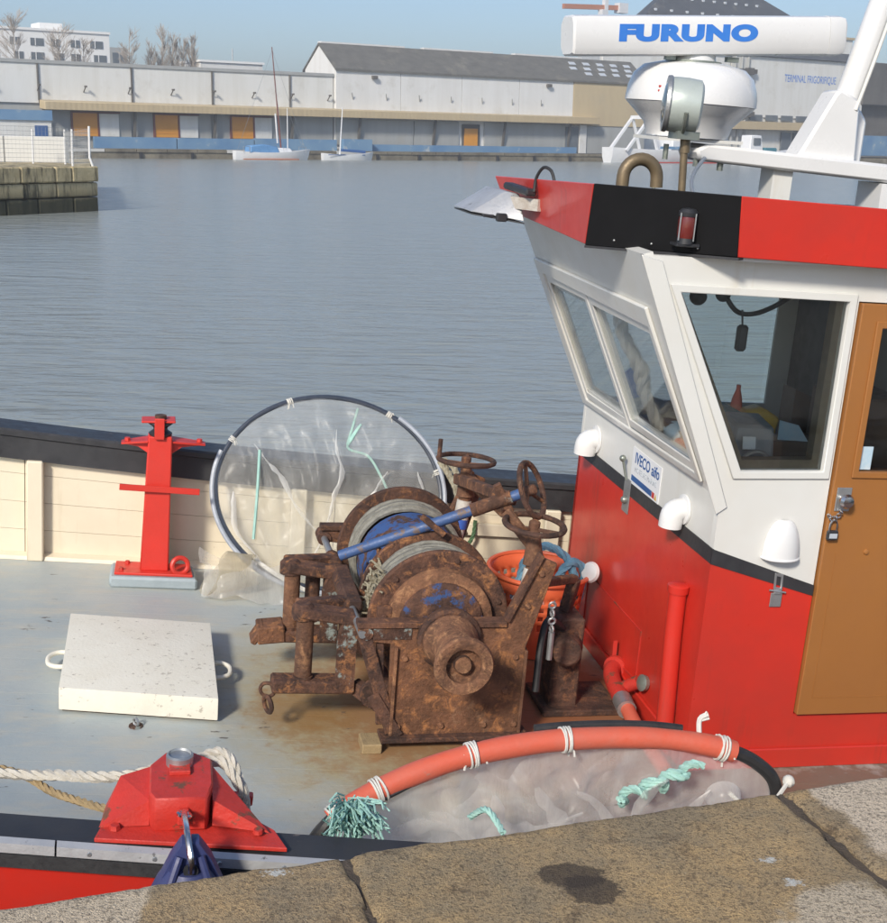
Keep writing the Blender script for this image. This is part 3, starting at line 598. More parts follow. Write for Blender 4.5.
bare_tree(20.5, 60, 21.5, 3.2, 'bare spreading tree in front of the left end of the apartment block', 1)
bare_tree(28.5, 60, 19.5, 3.2, 'bare spreading tree in front of the middle of the apartment block', 2)
bare_tree(33.5, 62, 17.5, 2.6, 'low bare tree before the right half of the apartment block', 3)
bare_tree(41.5, 60, 20.0, 2.5, 'bare tree just right of the apartment block', 4)
for i, (x, h, w) in enumerate(((46.5, 17.6, 'first'), (48.8, 20.2, 'second'), (50.8, 19.0, 'third'), (52.8, 18.4, 'fourth'), (54.6, 18.8, 'fifth'))):
    bare_tree(x, 62, h, 2, 'narrow bare poplar, %s from left in the row above the warehouse' % w, 20 + i, True)
cr = thing('tower_crane', 'orange and white tower crane behind the radar at the top', 'crane', (268, 190, 1.25), FM)
mk('mast', MB().bar((267, 190, 1.25), (267, 190, 53.5), 1.6, 1.6), M['boatwhite'], cr)
mk('jib', MB().bar((248, 190, 49.0), (276, 190, 50.2), 1.2, 1.6), M['crane_o'], cr); mk('counterweight', MB().box((274.5, 190, 50), (4, 3, 3.4)), M['boatwhite'], cr)
mk('cabin', MB().box((265.3, 189, 47.6), (2.6, 2.4, 2.6)), M['boatwhite'], cr)

# ------------------------------------------------------------------ boats on the far side
def hull_mb(x0, x1, y, w, fb, sheer=0.35):
    mb = MB(); N = 14; K = 6; vs = []
    for i in range(N + 1):
        t = i / N; x = x0 + (x1 - x0) * t; hw = w / 2 * (math.sin(math.pi * min(1, 0.10 + t * 0.62)) ** 0.7 if t < 0.62 else max(0.02, (1 - ((t - 0.62) / 0.38) ** 2.2)) * 0.98)
        top = fb * (1 + sheer * (2 * t - 0.8) ** 2); xo = (x1 - x0) * 0.05 * t
        vs += [(x + xo, y - hw, top), (x + xo * 0.6, y - hw * 0.92, top * 0.4), (x, y - hw * 0.55, -0.35), (x, y + hw * 0.55, -0.35), (x + xo * 0.6, y + hw * 0.92, top * 0.4), (x + xo, y + hw, top)]
    fs = [(i * K + k, (i + 1) * K + k, (i + 1) * K + k + 1, i * K + k + 1) for i in range(N) for k in range(K - 1)] + [((i + 1) * K, i * K, i * K + 5, (i + 1) * K + 5) for i in range(N)] + [tuple(range(K)), tuple(N * K + k for k in range(K - 1, -1, -1))]
    return mb.add(vs, fs)
sb = thing('sailing_boat', 'white sailing boat with blue tarpaulin and tall dark red mast', 'sailboat', (38.4, -3, 0), FM, 'sailing boats moored at the far quay')
mk('hull', hull_mb(32.6, 44.4, -3, 2.8, 1.05), M['boatwhite'], sb); mk('boot_stripe', MB().span((33.5, -4.28, 0.02), (42.5, -4.1, 0.16)), M['crane_o'], sb)
mk('cabin', MB().prism([(38.5, -3.8, 1.0), (42.0, -3.6, 1.0), (41.4, -3.5, 1.7), (38.8, -3.6, 1.75)], (0, 1.5, 0)), M['boatwhite'], sb, bevel=0.1)
mk('tarpaulin', MB().prism([(34.6, -4.1, 0.95), (39.6, -3.9, 0.95), (39.2, -3.8, 1.9), (37, -3.9, 2.2), (34.8, -4.0, 2.0)], (0, 2.0, 0)), M['tarp'], sb, bevel=0.15)
mk('main_mast', MB().cyl((40.2, -3, 1), (38.9, -3, 15.9), 0.13, 0.07, 8), M['mast_red'], sb)
mk('mizzen_mast', MB().cyl((41.2, -3.1, 1), (41.2, -3.1, 7.4), 0.09, 0.06, 8), M['boatwhite'], sb); mk('boom', MB().cyl((39.6, -3, 2.4), (39.2, -3.2, 6.6), 0.12, n=6), M['boatwhite'], sb)
m = MB()
for a, b in (((38.95, -3, 15.5), (33, -3, 1.1)), ((38.95, -3, 15.5), (44.3, -3, 1.2)), ((39.3, -3, 11), (40, -4.3, 1)), ((41.2, -3.1, 7.3), (44, -3, 1.2))): m.cyl(a, b, 0.02, n=4)
mk('rigging', m, M['steel'], sb)
m = MB()
for x in (33.6, 34.6, 42.6, 43.8): m.cyl((x, -4.0, 1.0), (x, -4.0, 1.9), 0.03, n=5)
m.cyl((33.6, -4, 1.9), (34.6, -4, 1.9), 0.03, n=5).cyl((42.6, -4, 1.9), (43.8, -4, 1.9), 0.03, n=5); mk('pulpit_rail', m, M['steel'], sb)
s2 = thing('sailing_boat', 'small white open sailing boat with short white mast, right of the tarpaulin boat', 'sailboat', (51.5, -3, 0), FM, 'sailing boats moored at the far quay')
mk('hull', hull_mb(47.1, 55.6, -3, 2.2, 0.85), M['boatwhite'], s2); mk('mast', MB().cyl((50.1, -3, 0.8), (50.6, -3, 7.8), 0.11, 0.07, 8), M['boatwhite'], s2)
mk('boom_cover', MB().bar((50.3, -3, 1.5), (54.6, -3, 1.25), 0.35, 0.4), M['navy'], s2, bevel=0.08); mk('gunwale', MB().span((47.6, -4.0, 0.75), (54, -3.95, 0.86)), M['navy'], s2)
tw = thing('trawler', 'white work boat with stern gantry moored behind the radar dome', 'boat', (112, -8, 0), FM)
mk('hull', hull_mb(99.2, 131, -8, 6.5, 2.2, 0.25), M['boatwhite'], tw); mk('boot_stripe', MB().span((101, -11.25, 0.02), (122, -11.05, 0.2)), M['red_old'], tw)
for y in (-10.2, -5.8): mk('gantry_leg', MB().bar((101.5, y, 2.0), (106.5, y, 7.6), 0.5, 0.4).bar((106.5, y, 7.6), (108.5, y, 2.2), 0.4, 0.35), M['boatwhite'], tw)
mk('gantry_beam', MB().bar((106.5, -10.4, 7.6), (106.5, -5.6, 7.6), 0.6, 0.6), M['boatwhite'], tw)
cb = mk('cabin', MB().prism([(112, -10.2, 2), (121, -10.0, 2), (119.6, -9.8, 7.2), (112.4, -10, 7.2)], (0, 4.2, 0)), M['boatwhite'], tw, bevel=0.15)
for k in range(3): mk('window', MB().span((113 + k * 2.1, -10.28, 4.9), (114.6 + k * 2.1, -10.05, 6.3)), M['darkwin'], cb)
mk('blue_trim', MB().span((109, -10.6, 2.35), (124, -10.4, 2.8)), M['blue_wall'], tw)
ml = thing('motor_launch', 'small white cabin launch moored right of the radar dome', 'boat', (135, -6, 0), FM)
mk('hull', hull_mb(125.5, 140, -12, 3.4, 1.9, 0.3), M['boatwhite'], ml)
lc = mk('cabin', MB().prism([(128, -13.2, 1.8), (131.6, -13.2, 1.8), (131.0, -13.0, 5.0), (128.4, -13.0, 5.0)], (0, 2.4, 0)), M['boatwhite'], ml, bevel=0.12)
mk('window', MB().span((128.9, -13.3, 3.3), (130.6, -13.12, 4.5)), M['darkwin'], lc); mk('deck_gear', MB().box((134, -12, 2.4), (3.2, 1.6, 0.9)), M['teal'], ml, bevel=0.2)
car = thing('parked_car', 'white car parked at the left end of the far quay', 'car', (2.5, 5, 1.25), FM)
mk('body', MB().prism([(0.2, 4.2, 1.55), (4.5, 4.2, 1.55), (4.55, 4.2, 2.05), (3.6, 4.2, 2.2), (3.0, 4.2, 2.75), (1.2, 4.2, 2.75), (0.5, 4.2, 2.25), (0.15, 4.2, 2.1)], (0, 1.7, 0)), M['boatwhite'], car, bevel=0.08)
mk('side_glass', MB().prism([(0.85, 4.17, 2.28), (3.3, 4.17, 2.25), (2.9, 4.17, 2.65), (1.3, 4.17, 2.65)], (0, 0.02, 0)), M['darkwin'], car)
for x in (1.0, 3.6):
    w = mk('wheel', MB().cyl((x, 4.12, 1.57), (x, 4.35, 1.57), 0.31, n=14), M['rubber'], car); mk('rim', MB().cyl((x, 4.10, 1.57), (x, 4.13, 1.57), 0.18, n=10), M['steel'], w)
bc = thing('blue_kiosk', 'blue fronted kiosk at the left end of the warehouse', 'kiosk', (4, 9, 1.25), FM)
mk('wall', MB().span((1.5, 9, 1.25), (10, 11.2, 5.0)), M['side_w'], bc); mk('fascia', MB().span((1.3, 8.7, 5.0), (10.1, 11.3, 6.4)), M['blue_wall'], bc); mk('door', MB().span((7.6, 8.92, 1.3), (9.4, 8.99, 4.3)), M['navy'], bc)
# ------------------------------------------------------------------ the fishing boat (frame BM: x aft, y away from the quay, z up from the deck)
boat = thing('fishing_boat', 'red and white fishing boat with grey deck moored against the quay', 'fishing boat', (0, 0, 0), BM)
def yf(x): return 2.189 - 0.15 * (x + 1.7) + (0.02 * (x + 2.2) ** 2 * -1 if x < -2.2 else 0)
def zc(x): return 0.700 - 0.062 * (x + 1.46) + 0.010 * (x + 1.46) ** 2
def yn(x): return -1.639 - 0.166 * (x + 1.567) + (0.075 * (x + 0.2) ** 2 if x > -0.2 else 0) + (0.05 * (x + 1.9) ** 2 if x < -1.9 else 0)
def zn(x): return 0.672 - 0.030 * (x + 1.1) + 0.008 * (x + 1.1) ** 2
XS = [-4.2 + 0.2 * i for i in range(43)]
def strip(rows):                       # rows: list of lists of points -> closed sweep
    mb = MB(); k = len(rows[0]); vs = [p for r in rows for p in r]
    fs = [(i * k + j, (i + 1) * k + j, (i + 1) * k + (j + 1) % k, i * k + (j + 1) % k) for i in range(len(rows) - 1) for j in range(k)] + [tuple(range(k)), tuple((len(rows) - 1) * k + j for j in range(k - 1, -1, -1))]
    return mb.add(vs, fs)
# hull skin, open box of two sides, ends and bottom
mk('hull', strip([[(x, yn(x) - 0.12, zn(x) - 0.06), (x, yn(x) - 0.10, 0.25), (x, yn(x) + 0.10, -0.55), (x, 0.2, -1.1), (x, yf(x) - 0.12, -0.55), (x, yf(x) + 0.10, 0.25), (x, yf(x) + 0.13, zc(x) - 0.06), (x, yf(x) + 0.05, zc(x) - 0.06), (x, yf(x) + 0.03, -0.05), (x, 0.2, -0.08), (x, yn(x) + 0.0, -0.05), (x, yn(x) - 0.05, zn(x) - 0.06)] for x in XS]), M['hull_red'], boat)
# deck planks
sub = mk('under_deck', strip([[(x, yn(x) - 0.02, -0.03), (x, yf(x) + 0.02, -0.03), (x, yf(x) + 0.02, -0.012), (x, yn(x) - 0.02, -0.012)] for x in XS]), M['dark_in'], boat)
sk = -0.13; pw = 0.118; k = 0
c = -2.3
while c < 2.9:
    # plank between c and c+pw at x = -1, skewed; clipped to the bulwarks
    rows = []
    for x in XS:
        a = c + sk * (x + 1); b = a + pw - 0.0009
        a2 = max(a, yn(x) - 0.01); b2 = min(b, yf(x) + 0.012)
        if b2 - a2 > 0.004: rows.append((x, a2, b2))
    if len(rows) > 3:
        z = rnd.uniform(-0.0006, 0.0)
        mk('deck_plank', strip([[(x, a, -0.010), (x, b, -0.010), (x, b, z), (x, a, z)] for x, a, b in rows]), M['deck'], boat, flat=True)
    c += pw
# far bulwark: planks, stanchions, cap
for r in range(4):
    f0, f1 = r / 4, (r + 1) / 4
    for seg in ((-4.2, -1.85), (-1.846, -0.2), (-0.196, 1.1), (1.104, 4.2)):
        xs = [seg[0]] + [x for x in XS if seg[0] < x < seg[1]] + [seg[1]]
        g = 0.0011
        mk('bulwark_plank', strip([[(x, yf(x) + 0.005, (zc(x) - 0.10) * f0 + g), (x, yf(x) + 0.03, (zc(x) - 0.10) * f0 + g), (x, yf(x) + 0.03, (zc(x) - 0.10) * f1 - g), (x, yf(x) + 0.005, (zc(x) - 0.10) * f1 - g)] for x in xs]), M['cream'], boat)
for x in (-3.2, -2.46, -1.79, -1.14, -0.40, 0.36, 0.98, 1.8):
    mk('stanchion', MB().prism([(x - 0.042, yf(x) - 0.065, 0), (x + 0.042, yf(x) - 0.075, 0), (x + 0.042, yf(x) + 0.004, 0), (x - 0.042, yf(x) + 0.004, 0)], (0, 0, zc(x) - 0.16)), M['cream'], boat, bevel=0.006)
mk('waterway', strip([[(x, yf(x) - 0.055, 0.001), (x, yf(x) + 0.004, 0.001), (x, yf(x) + 0.004, 0.028), (x, yf(x) - 0.045, 0.020)] for x in XS]), M['cream'], boat)
xs = [-0.1 + 0.15 * i for i in range(8)]
mk('bulwark_shelf', strip([[(x, yf(x) - 0.035, 0.27), (x, yf(x) + 0.004, 0.27), (x, yf(x) + 0.004, 0.34), (x, yf(x) - 0.035, 0.34)] for x in xs]), M['cream'], boat, bevel=0.004)
mk('cap_rail', strip([[(x, yf(x) - 0.045, zc(x) - 0.165), (x, yf(x) + 0.004, zc(x) - 0.165), (x, yf(x) + 0.004, zc(x) - 0.06), (x, yf(x) + 0.15, zc(x) - 0.055), (x, yf(x) + 0.15, zc(x) - 0.01), (x, yf(x) + 0.14, zc(x)), (x, yf(x) - 0.052, zc(x)), (x, yf(x) - 0.062, zc(x) - 0.01), (x, yf(x) - 0.062, zc(x) - 0.035), (x, yf(x) - 0.045, zc(x) - 0.045)] for x in XS]), M['capblack'], boat)
# near bulwark
for r in range(4):
    f0, f1 = r / 4, (r + 1) / 4
    mk('bulwark_plank', strip([[(x, yn(x) - 0.035, (zn(x) - 0.06) * f0 + 0.002), (x, yn(x) - 0.008, (zn(x) - 0.06) * f0 + 0.002), (x, yn(x) - 0.008, (zn(x) - 0.06) * f1 - 0.002), (x, yn(x) - 0.035, (zn(x) - 0.06) * f1 - 0.002)] for x in XS]), M['cream'], boat)
mk('cap_rail', strip([[(x, yn(x), zn(x) - 0.05), (x, yn(x), zn(x) - 0.008), (x, yn(x) - 0.008, zn(x)), (x, yn(x) - 0.118, zn(x) - 0.002), (x, yn(x) - 0.118, zn(x) - 0.05)] for x in XS]), M['capblack'], boat)
for a, b in ((-4.2, -1.42), (-1.415, -0.44), (-0.435, 0.8), (0.805, 4.2)):
    xs = [a] + [x for x in XS if a < x < b] + [b]
    st = mk('edge_strip', strip([[(x, yn(x) - 0.1185, zn(x) - 0.030), (x, yn(x) - 0.1185, zn(x) + 0.001), (x, yn(x) - 0.138, zn(x) - 0.006), (x, yn(x) - 0.142, zn(x) - 0.030)] for x in xs]), M['alu'], boat)
    x = a + 0.08
    while x < b and a > -3:
        mk('screw', MB().lathe([(0.007, 0), (0.005, 0.003)], (x, yn(x) - 0.1405, zn(x) - 0.019), (0, -1, 0.1), 8), M['steel'], st); x += 0.16
mk('rubbing_strake', strip([[(x, yn(x) - 0.120, zn(x) - 0.032), (x, yn(x) - 0.145, zn(x) - 0.032), (x, yn(x) - 0.150, zn(x) - 0.066), (x, yn(x) - 0.120, zn(x) - 0.075)] for x in XS]), M['rubber'], boat)

# ---- wheelhouse
Y0, Y1, XF, XB = -0.34, 1.34, 0.951, 3.1
def rkp(y, s, o=0.0):                  # point on the raked front; o = out of the surface
    return V((XF - 0.431 * s - 0.905 * o, y, 1.16 + 0.92 * s - 0.424 * o))
bd = [(XF, 0.905), (1.408, 0.770)]     # red / white boundary along the near side
def quadhole(mb, O, I, vec):           # solid plate O (4 pts) with hole I (4 pts), thickness vec
    O = [V(p) for p in O]; I = [V(p) for p in I]; vec = V(vec)
    vs = O + I + [p + vec for p in O] + [p + vec for p in I]; fs = []
    for i in range(4):
        j = (i + 1) % 4
        fs += [(i, j, 4 + j, 4 + i), (8 + i, 12 + i, 12 + j, 8 + j), (i, 8 + i, 8 + j, j), (4 + i, 4 + j, 12 + j, 12 + i)]
    return mb.add(vs, fs)
mk('lower_front', MB().prism([(XF, Y0 + 0.002, 0), (XF, Y1, 0), (XF, Y1, 0.895), (XF, Y0 + 0.002, 0.905)], (0.04, 0, 0)), M['red'], boat)
mk('lower_side', MB().prism([(XF - 0.002, Y0, 0), (1.408, Y0, 0), (1.408, Y0, 0.77), (XF - 0.002, Y0, 0.905)], (0, 0.04, 0)).prism([(1.408, Y0, 0), (XB, Y0, 0), (XB, Y0, 0.237), (1.408, Y0, 0.237)], (0, 0.04, 0)).prism([(2.16, Y0, 0.237), (XB, Y0, 0.237), (XB, Y0, 0.7), (2.16, Y0, 0.7)], (0, 0.04, 0)), M['red'], boat)
mk('kick_rail', MB().prism([(XF - 0.015, Y0 - 0.016, 0.0), (XB, Y0 - 0.016, 0.0), (XB, Y0 - 0.016, 0.088), (XF - 0.015, Y0 - 0.016, 0.088)], (0, 0.016, 0)).prism([(XF - 0.014, Y0 - 0.001, 0), (XF - 0.014, Y1, 0), (XF - 0.014, Y1, 0.085), (XF - 0.014, Y0 - 0.001, 0.085)], (0.0135, 0, 0)), M['red'], boat, bevel=0.004)
mk('far_side_wall', quadhole(MB(), [(XF, Y1, 1.16), (XB, Y1, 1.16), (XB, Y1, 2.08), (0.54, Y1, 2.08)], [(0.985, Y1, 1.175), (1.94, Y1, 1.175), (1.94, Y1, 1.94), (0.645, Y1, 1.94)], (0, -0.03, 0)).prism([(XF, Y1, 0.90), (XB, Y1, 0.90), (XB, Y1, 1.16), (1.94, Y1, 1.16), (1.02, Y1, 1.16), (XF, Y1, 1.16)], (0, -0.03, 0)), M['white'], boat)
mk('far_lower_side', MB().prism([(XF, Y1, 0), (XB, Y1, 0), (XB, Y1, 0.9), (XF, Y1, 0.9)], (0, -0.03, 0)), M['red'], boat)
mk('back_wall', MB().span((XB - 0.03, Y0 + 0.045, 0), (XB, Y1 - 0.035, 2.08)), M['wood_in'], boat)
mk('black_band', MB().prism([(XF - 0.004, Y0 - 0.003, 0.895), (XF - 0.004, Y1, 0.885), (XF - 0.004, Y1, 0.945), (XF - 0.004, Y0 - 0.003, 0.957)], (0.006, 0, 0)).prism([(XF - 0.004, Y0 - 0.004, 0.895), (1.407, Y0 - 0.004, 0.760), (1.407, Y0 - 0.004, 0.805), (XF - 0.004, Y0 - 0.004, 0.957)], (0, 0.006, 0)), M['capblack'], boat)
mk('upper_front', MB().prism([(XF + 0.001, Y0 + 0.003, 0.906), (XF + 0.001, Y1, 0.896), (XF + 0.001, Y1, 1.16), (XF + 0.001, Y0 + 0.003, 1.16)], (0.035, 0, 0)), M['white'], boat)
# raked front with two openings
def rk_poly(mb, y0, y1, s0, s1): mb.prism([rkp(y0, s0), rkp(y1, s0), rkp(y1, s1), rkp(y0, s1)], (0.036, 0, 0.012))
mb = MB()
for a in ((Y0 + 0.003, Y1, -0.002, 0.10), (Y0 + 0.003, Y1, 0.66, 1.0), (Y0 + 0.003, -0.14, 0.10, 0.66), (0.565, 0.645, 0.10, 0.66), (1.20, Y1, 0.10, 0.66)): rk_poly(mb, *a)
mk('raked_front', mb, M['white'], boat)
mb = MB()
W = [(1.017, 1.275), (1.363, 1.281), (1.363, 1.948), (0.680, 1.951)]
def sidep(pts): mb.prism([(x, Y0, z) for x, z in pts], (0, 0.035, 0))
sidep([(XF, 0.906), (1.405, 0.772), (1.405, 1.281), W[1], W[0], (XF, 1.16)]); sidep([(XF, 1.16), W[0], W[3], (0.52, 2.08)]); sidep([(0.52, 2.08), W[3], W[2], (1.405, 1.948), (1.405, 2.08)]); sidep([W[1], (1.405, 1.281), (1.405, 1.948), W[2]])
sidep([(1.405, 1.95), (2.16, 1.95), (2.16, 2.08), (1.405, 2.08)]); sidep([(2.16, 0.70), (XB, 0.70), (XB, 2.08), (2.16, 2.08)])
mk('upper_side', mb, M['white'], boat)
# corner pillar moulding
mk('corner_moulding', MB().prism([(XF - 0.012, Y0 - 0.010, 1.10), (XF + 0.030, Y0 - 0.010, 1.13), (0.595, Y0 - 0.010, 2.06), (0.51, Y0 - 0.010, 2.08)], (0, 0.0095, 0)), M['white'], boat, bevel=0.003)
# front windows
def window_rk(y0, y1, s0, s1, nm='front_window'):
    b = 0.035; w = mk(nm, quadhole(MB(), [rkp(y0 - b, s0 - 0.04, 0.001), rkp(y1 + b, s0 - 0.04, 0.001), rkp(y1 + b, s1 + 0.04, 0.001), rkp(y0 - b, s1 + 0.04, 0.001)], [rkp(y0, s0, 0.001), rkp(y1, s0, 0.001), rkp(y1, s1, 0.001), rkp(y0, s1, 0.001)], rkp(0, 0, 0.007) - rkp(0, 0, 0)), M['white'], boat, bevel=0.002)
    p = mk('pane', MB().prism([rkp(y0 - 0.004, s0 - 0.004, -0.002), rkp(y1 + 0.004, s0 - 0.004, -0.002), rkp(y1 + 0.004, s1 + 0.004, -0.002), rkp(y0 - 0.004, s1 + 0.004, -0.002)], (0.004, 0, 0.002)), M['glass_front'], w); return w
w1 = window_rk(-0.138, 0.560, 0.105, 0.655); w2 = window_rk(0.650, 1.195, 0.085, 0.665)
mk('sliding_sash', quadhole(MB(), [rkp(0.655, 0.085, -0.012), rkp(1.19, 0.085, -0.012), rkp(1.19, 0.66, -0.012), rkp(0.655, 0.66, -0.012)], [rkp(0.672, 0.12, -0.012), rkp(1.16, 0.12, -0.012), rkp(1.16, 0.63, -0.012), rkp(0.672, 0.63, -0.012)], (0.012, 0, 0.005)), M['tape_w'], w2)
mk('window_surround', quadhole(MB(), [rkp(-0.205, 0.035, 0.0005), rkp(1.325, 0.0, 0.0005), rkp(1.325, 0.775, 0.0005), rkp(-0.205, 0.775, 0.0005)], [rkp(-0.172, 0.066, 0.0005), rkp(1.234, 0.038, 0.0005), rkp(1.234, 0.707, 0.0005), rkp(-0.172, 0.690, 0.0005)], rkp(0, 0, 0.016) - rkp(0, 0, 0)), M['white'], boat, bevel=0.004)
# side window
def sw(pts, y): return [(x, y, z) for x, z in pts]
def grow(d): return [(W[0][0] - d * 1.0, W[0][1] - d), (W[1][0] + d, W[1][1] - d), (W[2][0] + d, W[2][1] + d), (W[3][0] - d * 1.5, W[3][1] + d)]
w3 = mk('side_window', quadhole(MB(), sw(grow(0.030), Y0 - 0.012), sw(W, Y0 - 0.012), (0, 0.0115, 0)), M['white'], boat, bevel=0.003)
mk('pane', MB().prism(sw(grow(0.003), Y0 + 0.014), (0, 0.004, 0)), M['glass'], w3)
mk('inner_frame', quadhole(MB(), sw(grow(0.012), Y0 + 0.036), sw([(W[0][0] + 0.02, W[0][1] + 0.035), (W[1][0] - 0.032, W[1][1] + 0.035), (W[2][0] - 0.030, W[2][1] - 0.006), (W[3][0] + 0.02, W[3][1] - 0.004)], Y0 + 0.036), (0, 0.05, 0)), paint('bare_wood_frame', (0.26, 0.20, 0.13), (0.18, 0.13, 0.085), 0.6, scale=8), w3)
w4 = mk('far_window', quadhole(MB(), [(0.97, Y1 - 0.031, 1.165), (1.97, Y1 - 0.031, 1.165), (1.97, Y1 - 0.031, 1.95), (0.63, Y1 - 0.031, 1.95)], [(1.0, Y1 - 0.031, 1.185), (1.92, Y1 - 0.031, 1.185), (1.92, Y1 - 0.031, 1.92), (0.67, Y1 - 0.031, 1.92)], (0, -0.015, 0)), M['white'], boat)
mk('pane', MB().prism([(0.98, Y1 - 0.018, 1.17), (1.945, Y1 - 0.018, 1.17), (1.945, Y1 - 0.018, 1.945), (0.64, Y1 - 0.018, 1.945)], (0, 0.004, 0)), M['glass'], w4)
# door
DX0, DX1, DZ0, DZ1 = 1.412, 2.14, 0.243, 1.945
dr = mk('door', quadhole(MB(), [(DX0, Y0 - 0.022, DZ0), (DX1, Y0 - 0.022, DZ0), (DX1, Y0 - 0.022, DZ1), (DX0, Y0 - 0.022, DZ1)], [(1.502, Y0 - 0.022, 1.285), (2.05, Y0 - 0.022, 1.285), (2.05, Y0 - 0.022, 1.858), (1.502, Y0 - 0.022, 1.858)], (0, 0.045, 0)), M['door'], boat, bevel=0.003)
mk('window_bead', quadhole(MB(), [(1.478, Y0 - 0.032, 1.262), (2.075, Y0 - 0.032, 1.262), (2.075, Y0 - 0.032, 1.882), (1.478, Y0 - 0.032, 1.882)], [(1.505, Y0 - 0.032, 1.288), (2.047, Y0 - 0.032, 1.288), (2.047, Y0 - 0.032, 1.855), (1.505, Y0 - 0.032, 1.855)], (0, 0.0098, 0)), M['door'], dr, bevel=0.003)
mk('pane', MB().span((1.495, Y0 + 0.003, 1.278), (2.06, Y0 + 0.007, 1.865)), M['glass'], dr)
mk('door_trim', MB().span((DX0 + 0.055, Y0 - 0.0235, DZ0 + 0.075), (DX0 + 0.059, Y0 - 0.0222, 0.95)).span((DX0 + 0.055, Y0 - 0.0235, DZ0 + 0.075), (2.05, Y0 - 0.0222, DZ0 + 0.079)), M['door'], dr)
mk('lock_plate', MB().span((1.428, Y0 - 0.027, 1.125), (1.492, Y0 - 0.0223, 1.222)), M['steel'], dr, bevel=0.002)
mk('door_knob', MB().lathe([(0.012, 0), (0.012, 0.02), (0.026, 0.028), (0.030, 0.042), (0.022, 0.056), (0.004, 0.06)], (1.452, Y0 - 0.027, 1.178), (0, -1, 0), 16), M['chrome'], dr)
mk('bolt_head', MB().lathe([(0.013, 0), (0.010, 0.006), (0.004, 0.008)], (1.60, Y0 - 0.0225, 0.955), (0, -1, 0), 8), M['door'], dr)
mk('notice', MB().span((1.512, Y0 - 0.0055, 1.292), (1.566, Y0 - 0.0035, 1.385)), M['paleblue'], dr)
mk('chipped_sill', MB().span((1.42, Y0 - 0.012, 0.2375), (XB, Y0 + 0.02, 0.242)), M['red_old'], dr)
pl = thing('padlock', 'small dark padlock with steel shackle hanging at the brown door edge', 'padlock', (1.428, Y0 - 0.04, 1.03), BM)
mk('lock_body', MB().box((1.428, Y0 - 0.040, 1.030), (0.046, 0.02, 0.04)), M['black'], pl, bevel=0.005); mk('face_print', MB().box((1.428, Y0 - 0.0504, 1.030), (0.034, 0.0005, 0.02)), M['greytxt'], pl)
mk('shackle', MB().tube([(1.412, Y0 - 0.04, 1.048), (1.412, Y0 - 0.04, 1.075), (1.418, Y0 - 0.04, 1.088), (1.428, Y0 - 0.04, 1.093), (1.438, Y0 - 0.04, 1.088), (1.444, Y0 - 0.04, 1.075), (1.444, Y0 - 0.04, 1.048)], 0.0038, 8), M['chrome'], pl)
ch = thing('lock_chain', 'short steel chain through the padlock beside the door knob', 'chain', (1.42, Y0 - 0.035, 1.1), BM)
for i, (x, z) in enumerate(((1.405, 1.108), (1.418, 1.098), (1.432, 1.100), (1.445, 1.110), (1.452, 1.124))):
    mk('link', MB().ring((x, Y0 - 0.036, z), (0.3, 1, 0.2) if i % 2 else (0.9, 0.3, 0.5), 0.009, 0.0026, 12, 6), M['chrome'], ch)
hs = mk('hasp', quadhole(MB(), [(1.228, Y0 - 0.010, 0.79), (1.268, Y0 - 0.010, 0.785), (1.264, Y0 - 0.010, 0.855), (1.226, Y0 - 0.010, 0.86)], [(1.238, Y0 - 0.010, 0.80), (1.258, Y0 - 0.010, 0.797), (1.255, Y0 - 0.010, 0.842), (1.236, Y0 - 0.010, 0.846)], (0, 0.005, 0)).span((1.222, Y0 - 0.008, 0.715), (1.272, Y0 - 0.0045, 0.775)).span((1.232, Y0 - 0.014, 0.77), (1.264, Y0 - 0.004, 0.79)), M['steel'], boat, bevel=0.002)
mk('pin', MB().cyl((1.21, Y0 - 0.012, 0.789), (1.282, Y0 - 0.012, 0.778), 0.004, n=8), M['steel'], hs)
# vents
def elbow(y, z, r, lab):
    P = smooth_path([(XF - 0.001, y, z + 0.035), (XF - 0.030, y, z + 0.033), (XF - 0.052, y, z + 0.012), (XF - 0.056, y, z - 0.040)], 0.008)
    o = mk('vent_cowl', MB().tube(P, [r * (1 if i < 4 else 1.04) for i in range(len(P))], 18), M['whitebright'], boat, label=lab)
    mk('cowl_flange', MB().lathe([(r * 1.35, 0), (r * 1.35, 0.008), (r * 1.02, 0.012)], (XF - 0.0005, y, z + 0.035), (-1, 0, 0), 18), M['whitebright'], o)
elbow(1.10, 0.985, 0.052, 'white elbow vent at the far end of the wheelhouse front'); elbow(-0.03, 0.985, 0.047, 'white elbow vent near the wheelhouse corner')
mb = MB(); vs = []; N = 12; K = 8                  # clamshell scoop on the side
for j in range(K + 1):
    ph = math.pi / 2 * j / K
    for i in range(N + 1):
        th = math.pi * i / N; vs.append((1.236 - math.cos(th) * 0.078 * math.cos(ph * 0.86), Y0 - math.sin(th) * 0.055 * math.cos(ph * 0.9) - 0.001, 0.925 + 0.155 * math.sin(ph)))
mb.add(vs, [(j * (N + 1) + i, j * (N + 1) + i + 1, (j + 1) * (N + 1) + i + 1, (j + 1) * (N + 1) + i) for j in range(K) for i in range(N)])
cs = mk('vent_scoop', mb, M['whitebright'], boat, ang=80); mk('scoop_lip', MB().tube([V(p) for p in vs[:N + 1]], 0.005, 8), M['whitebright'], cs)
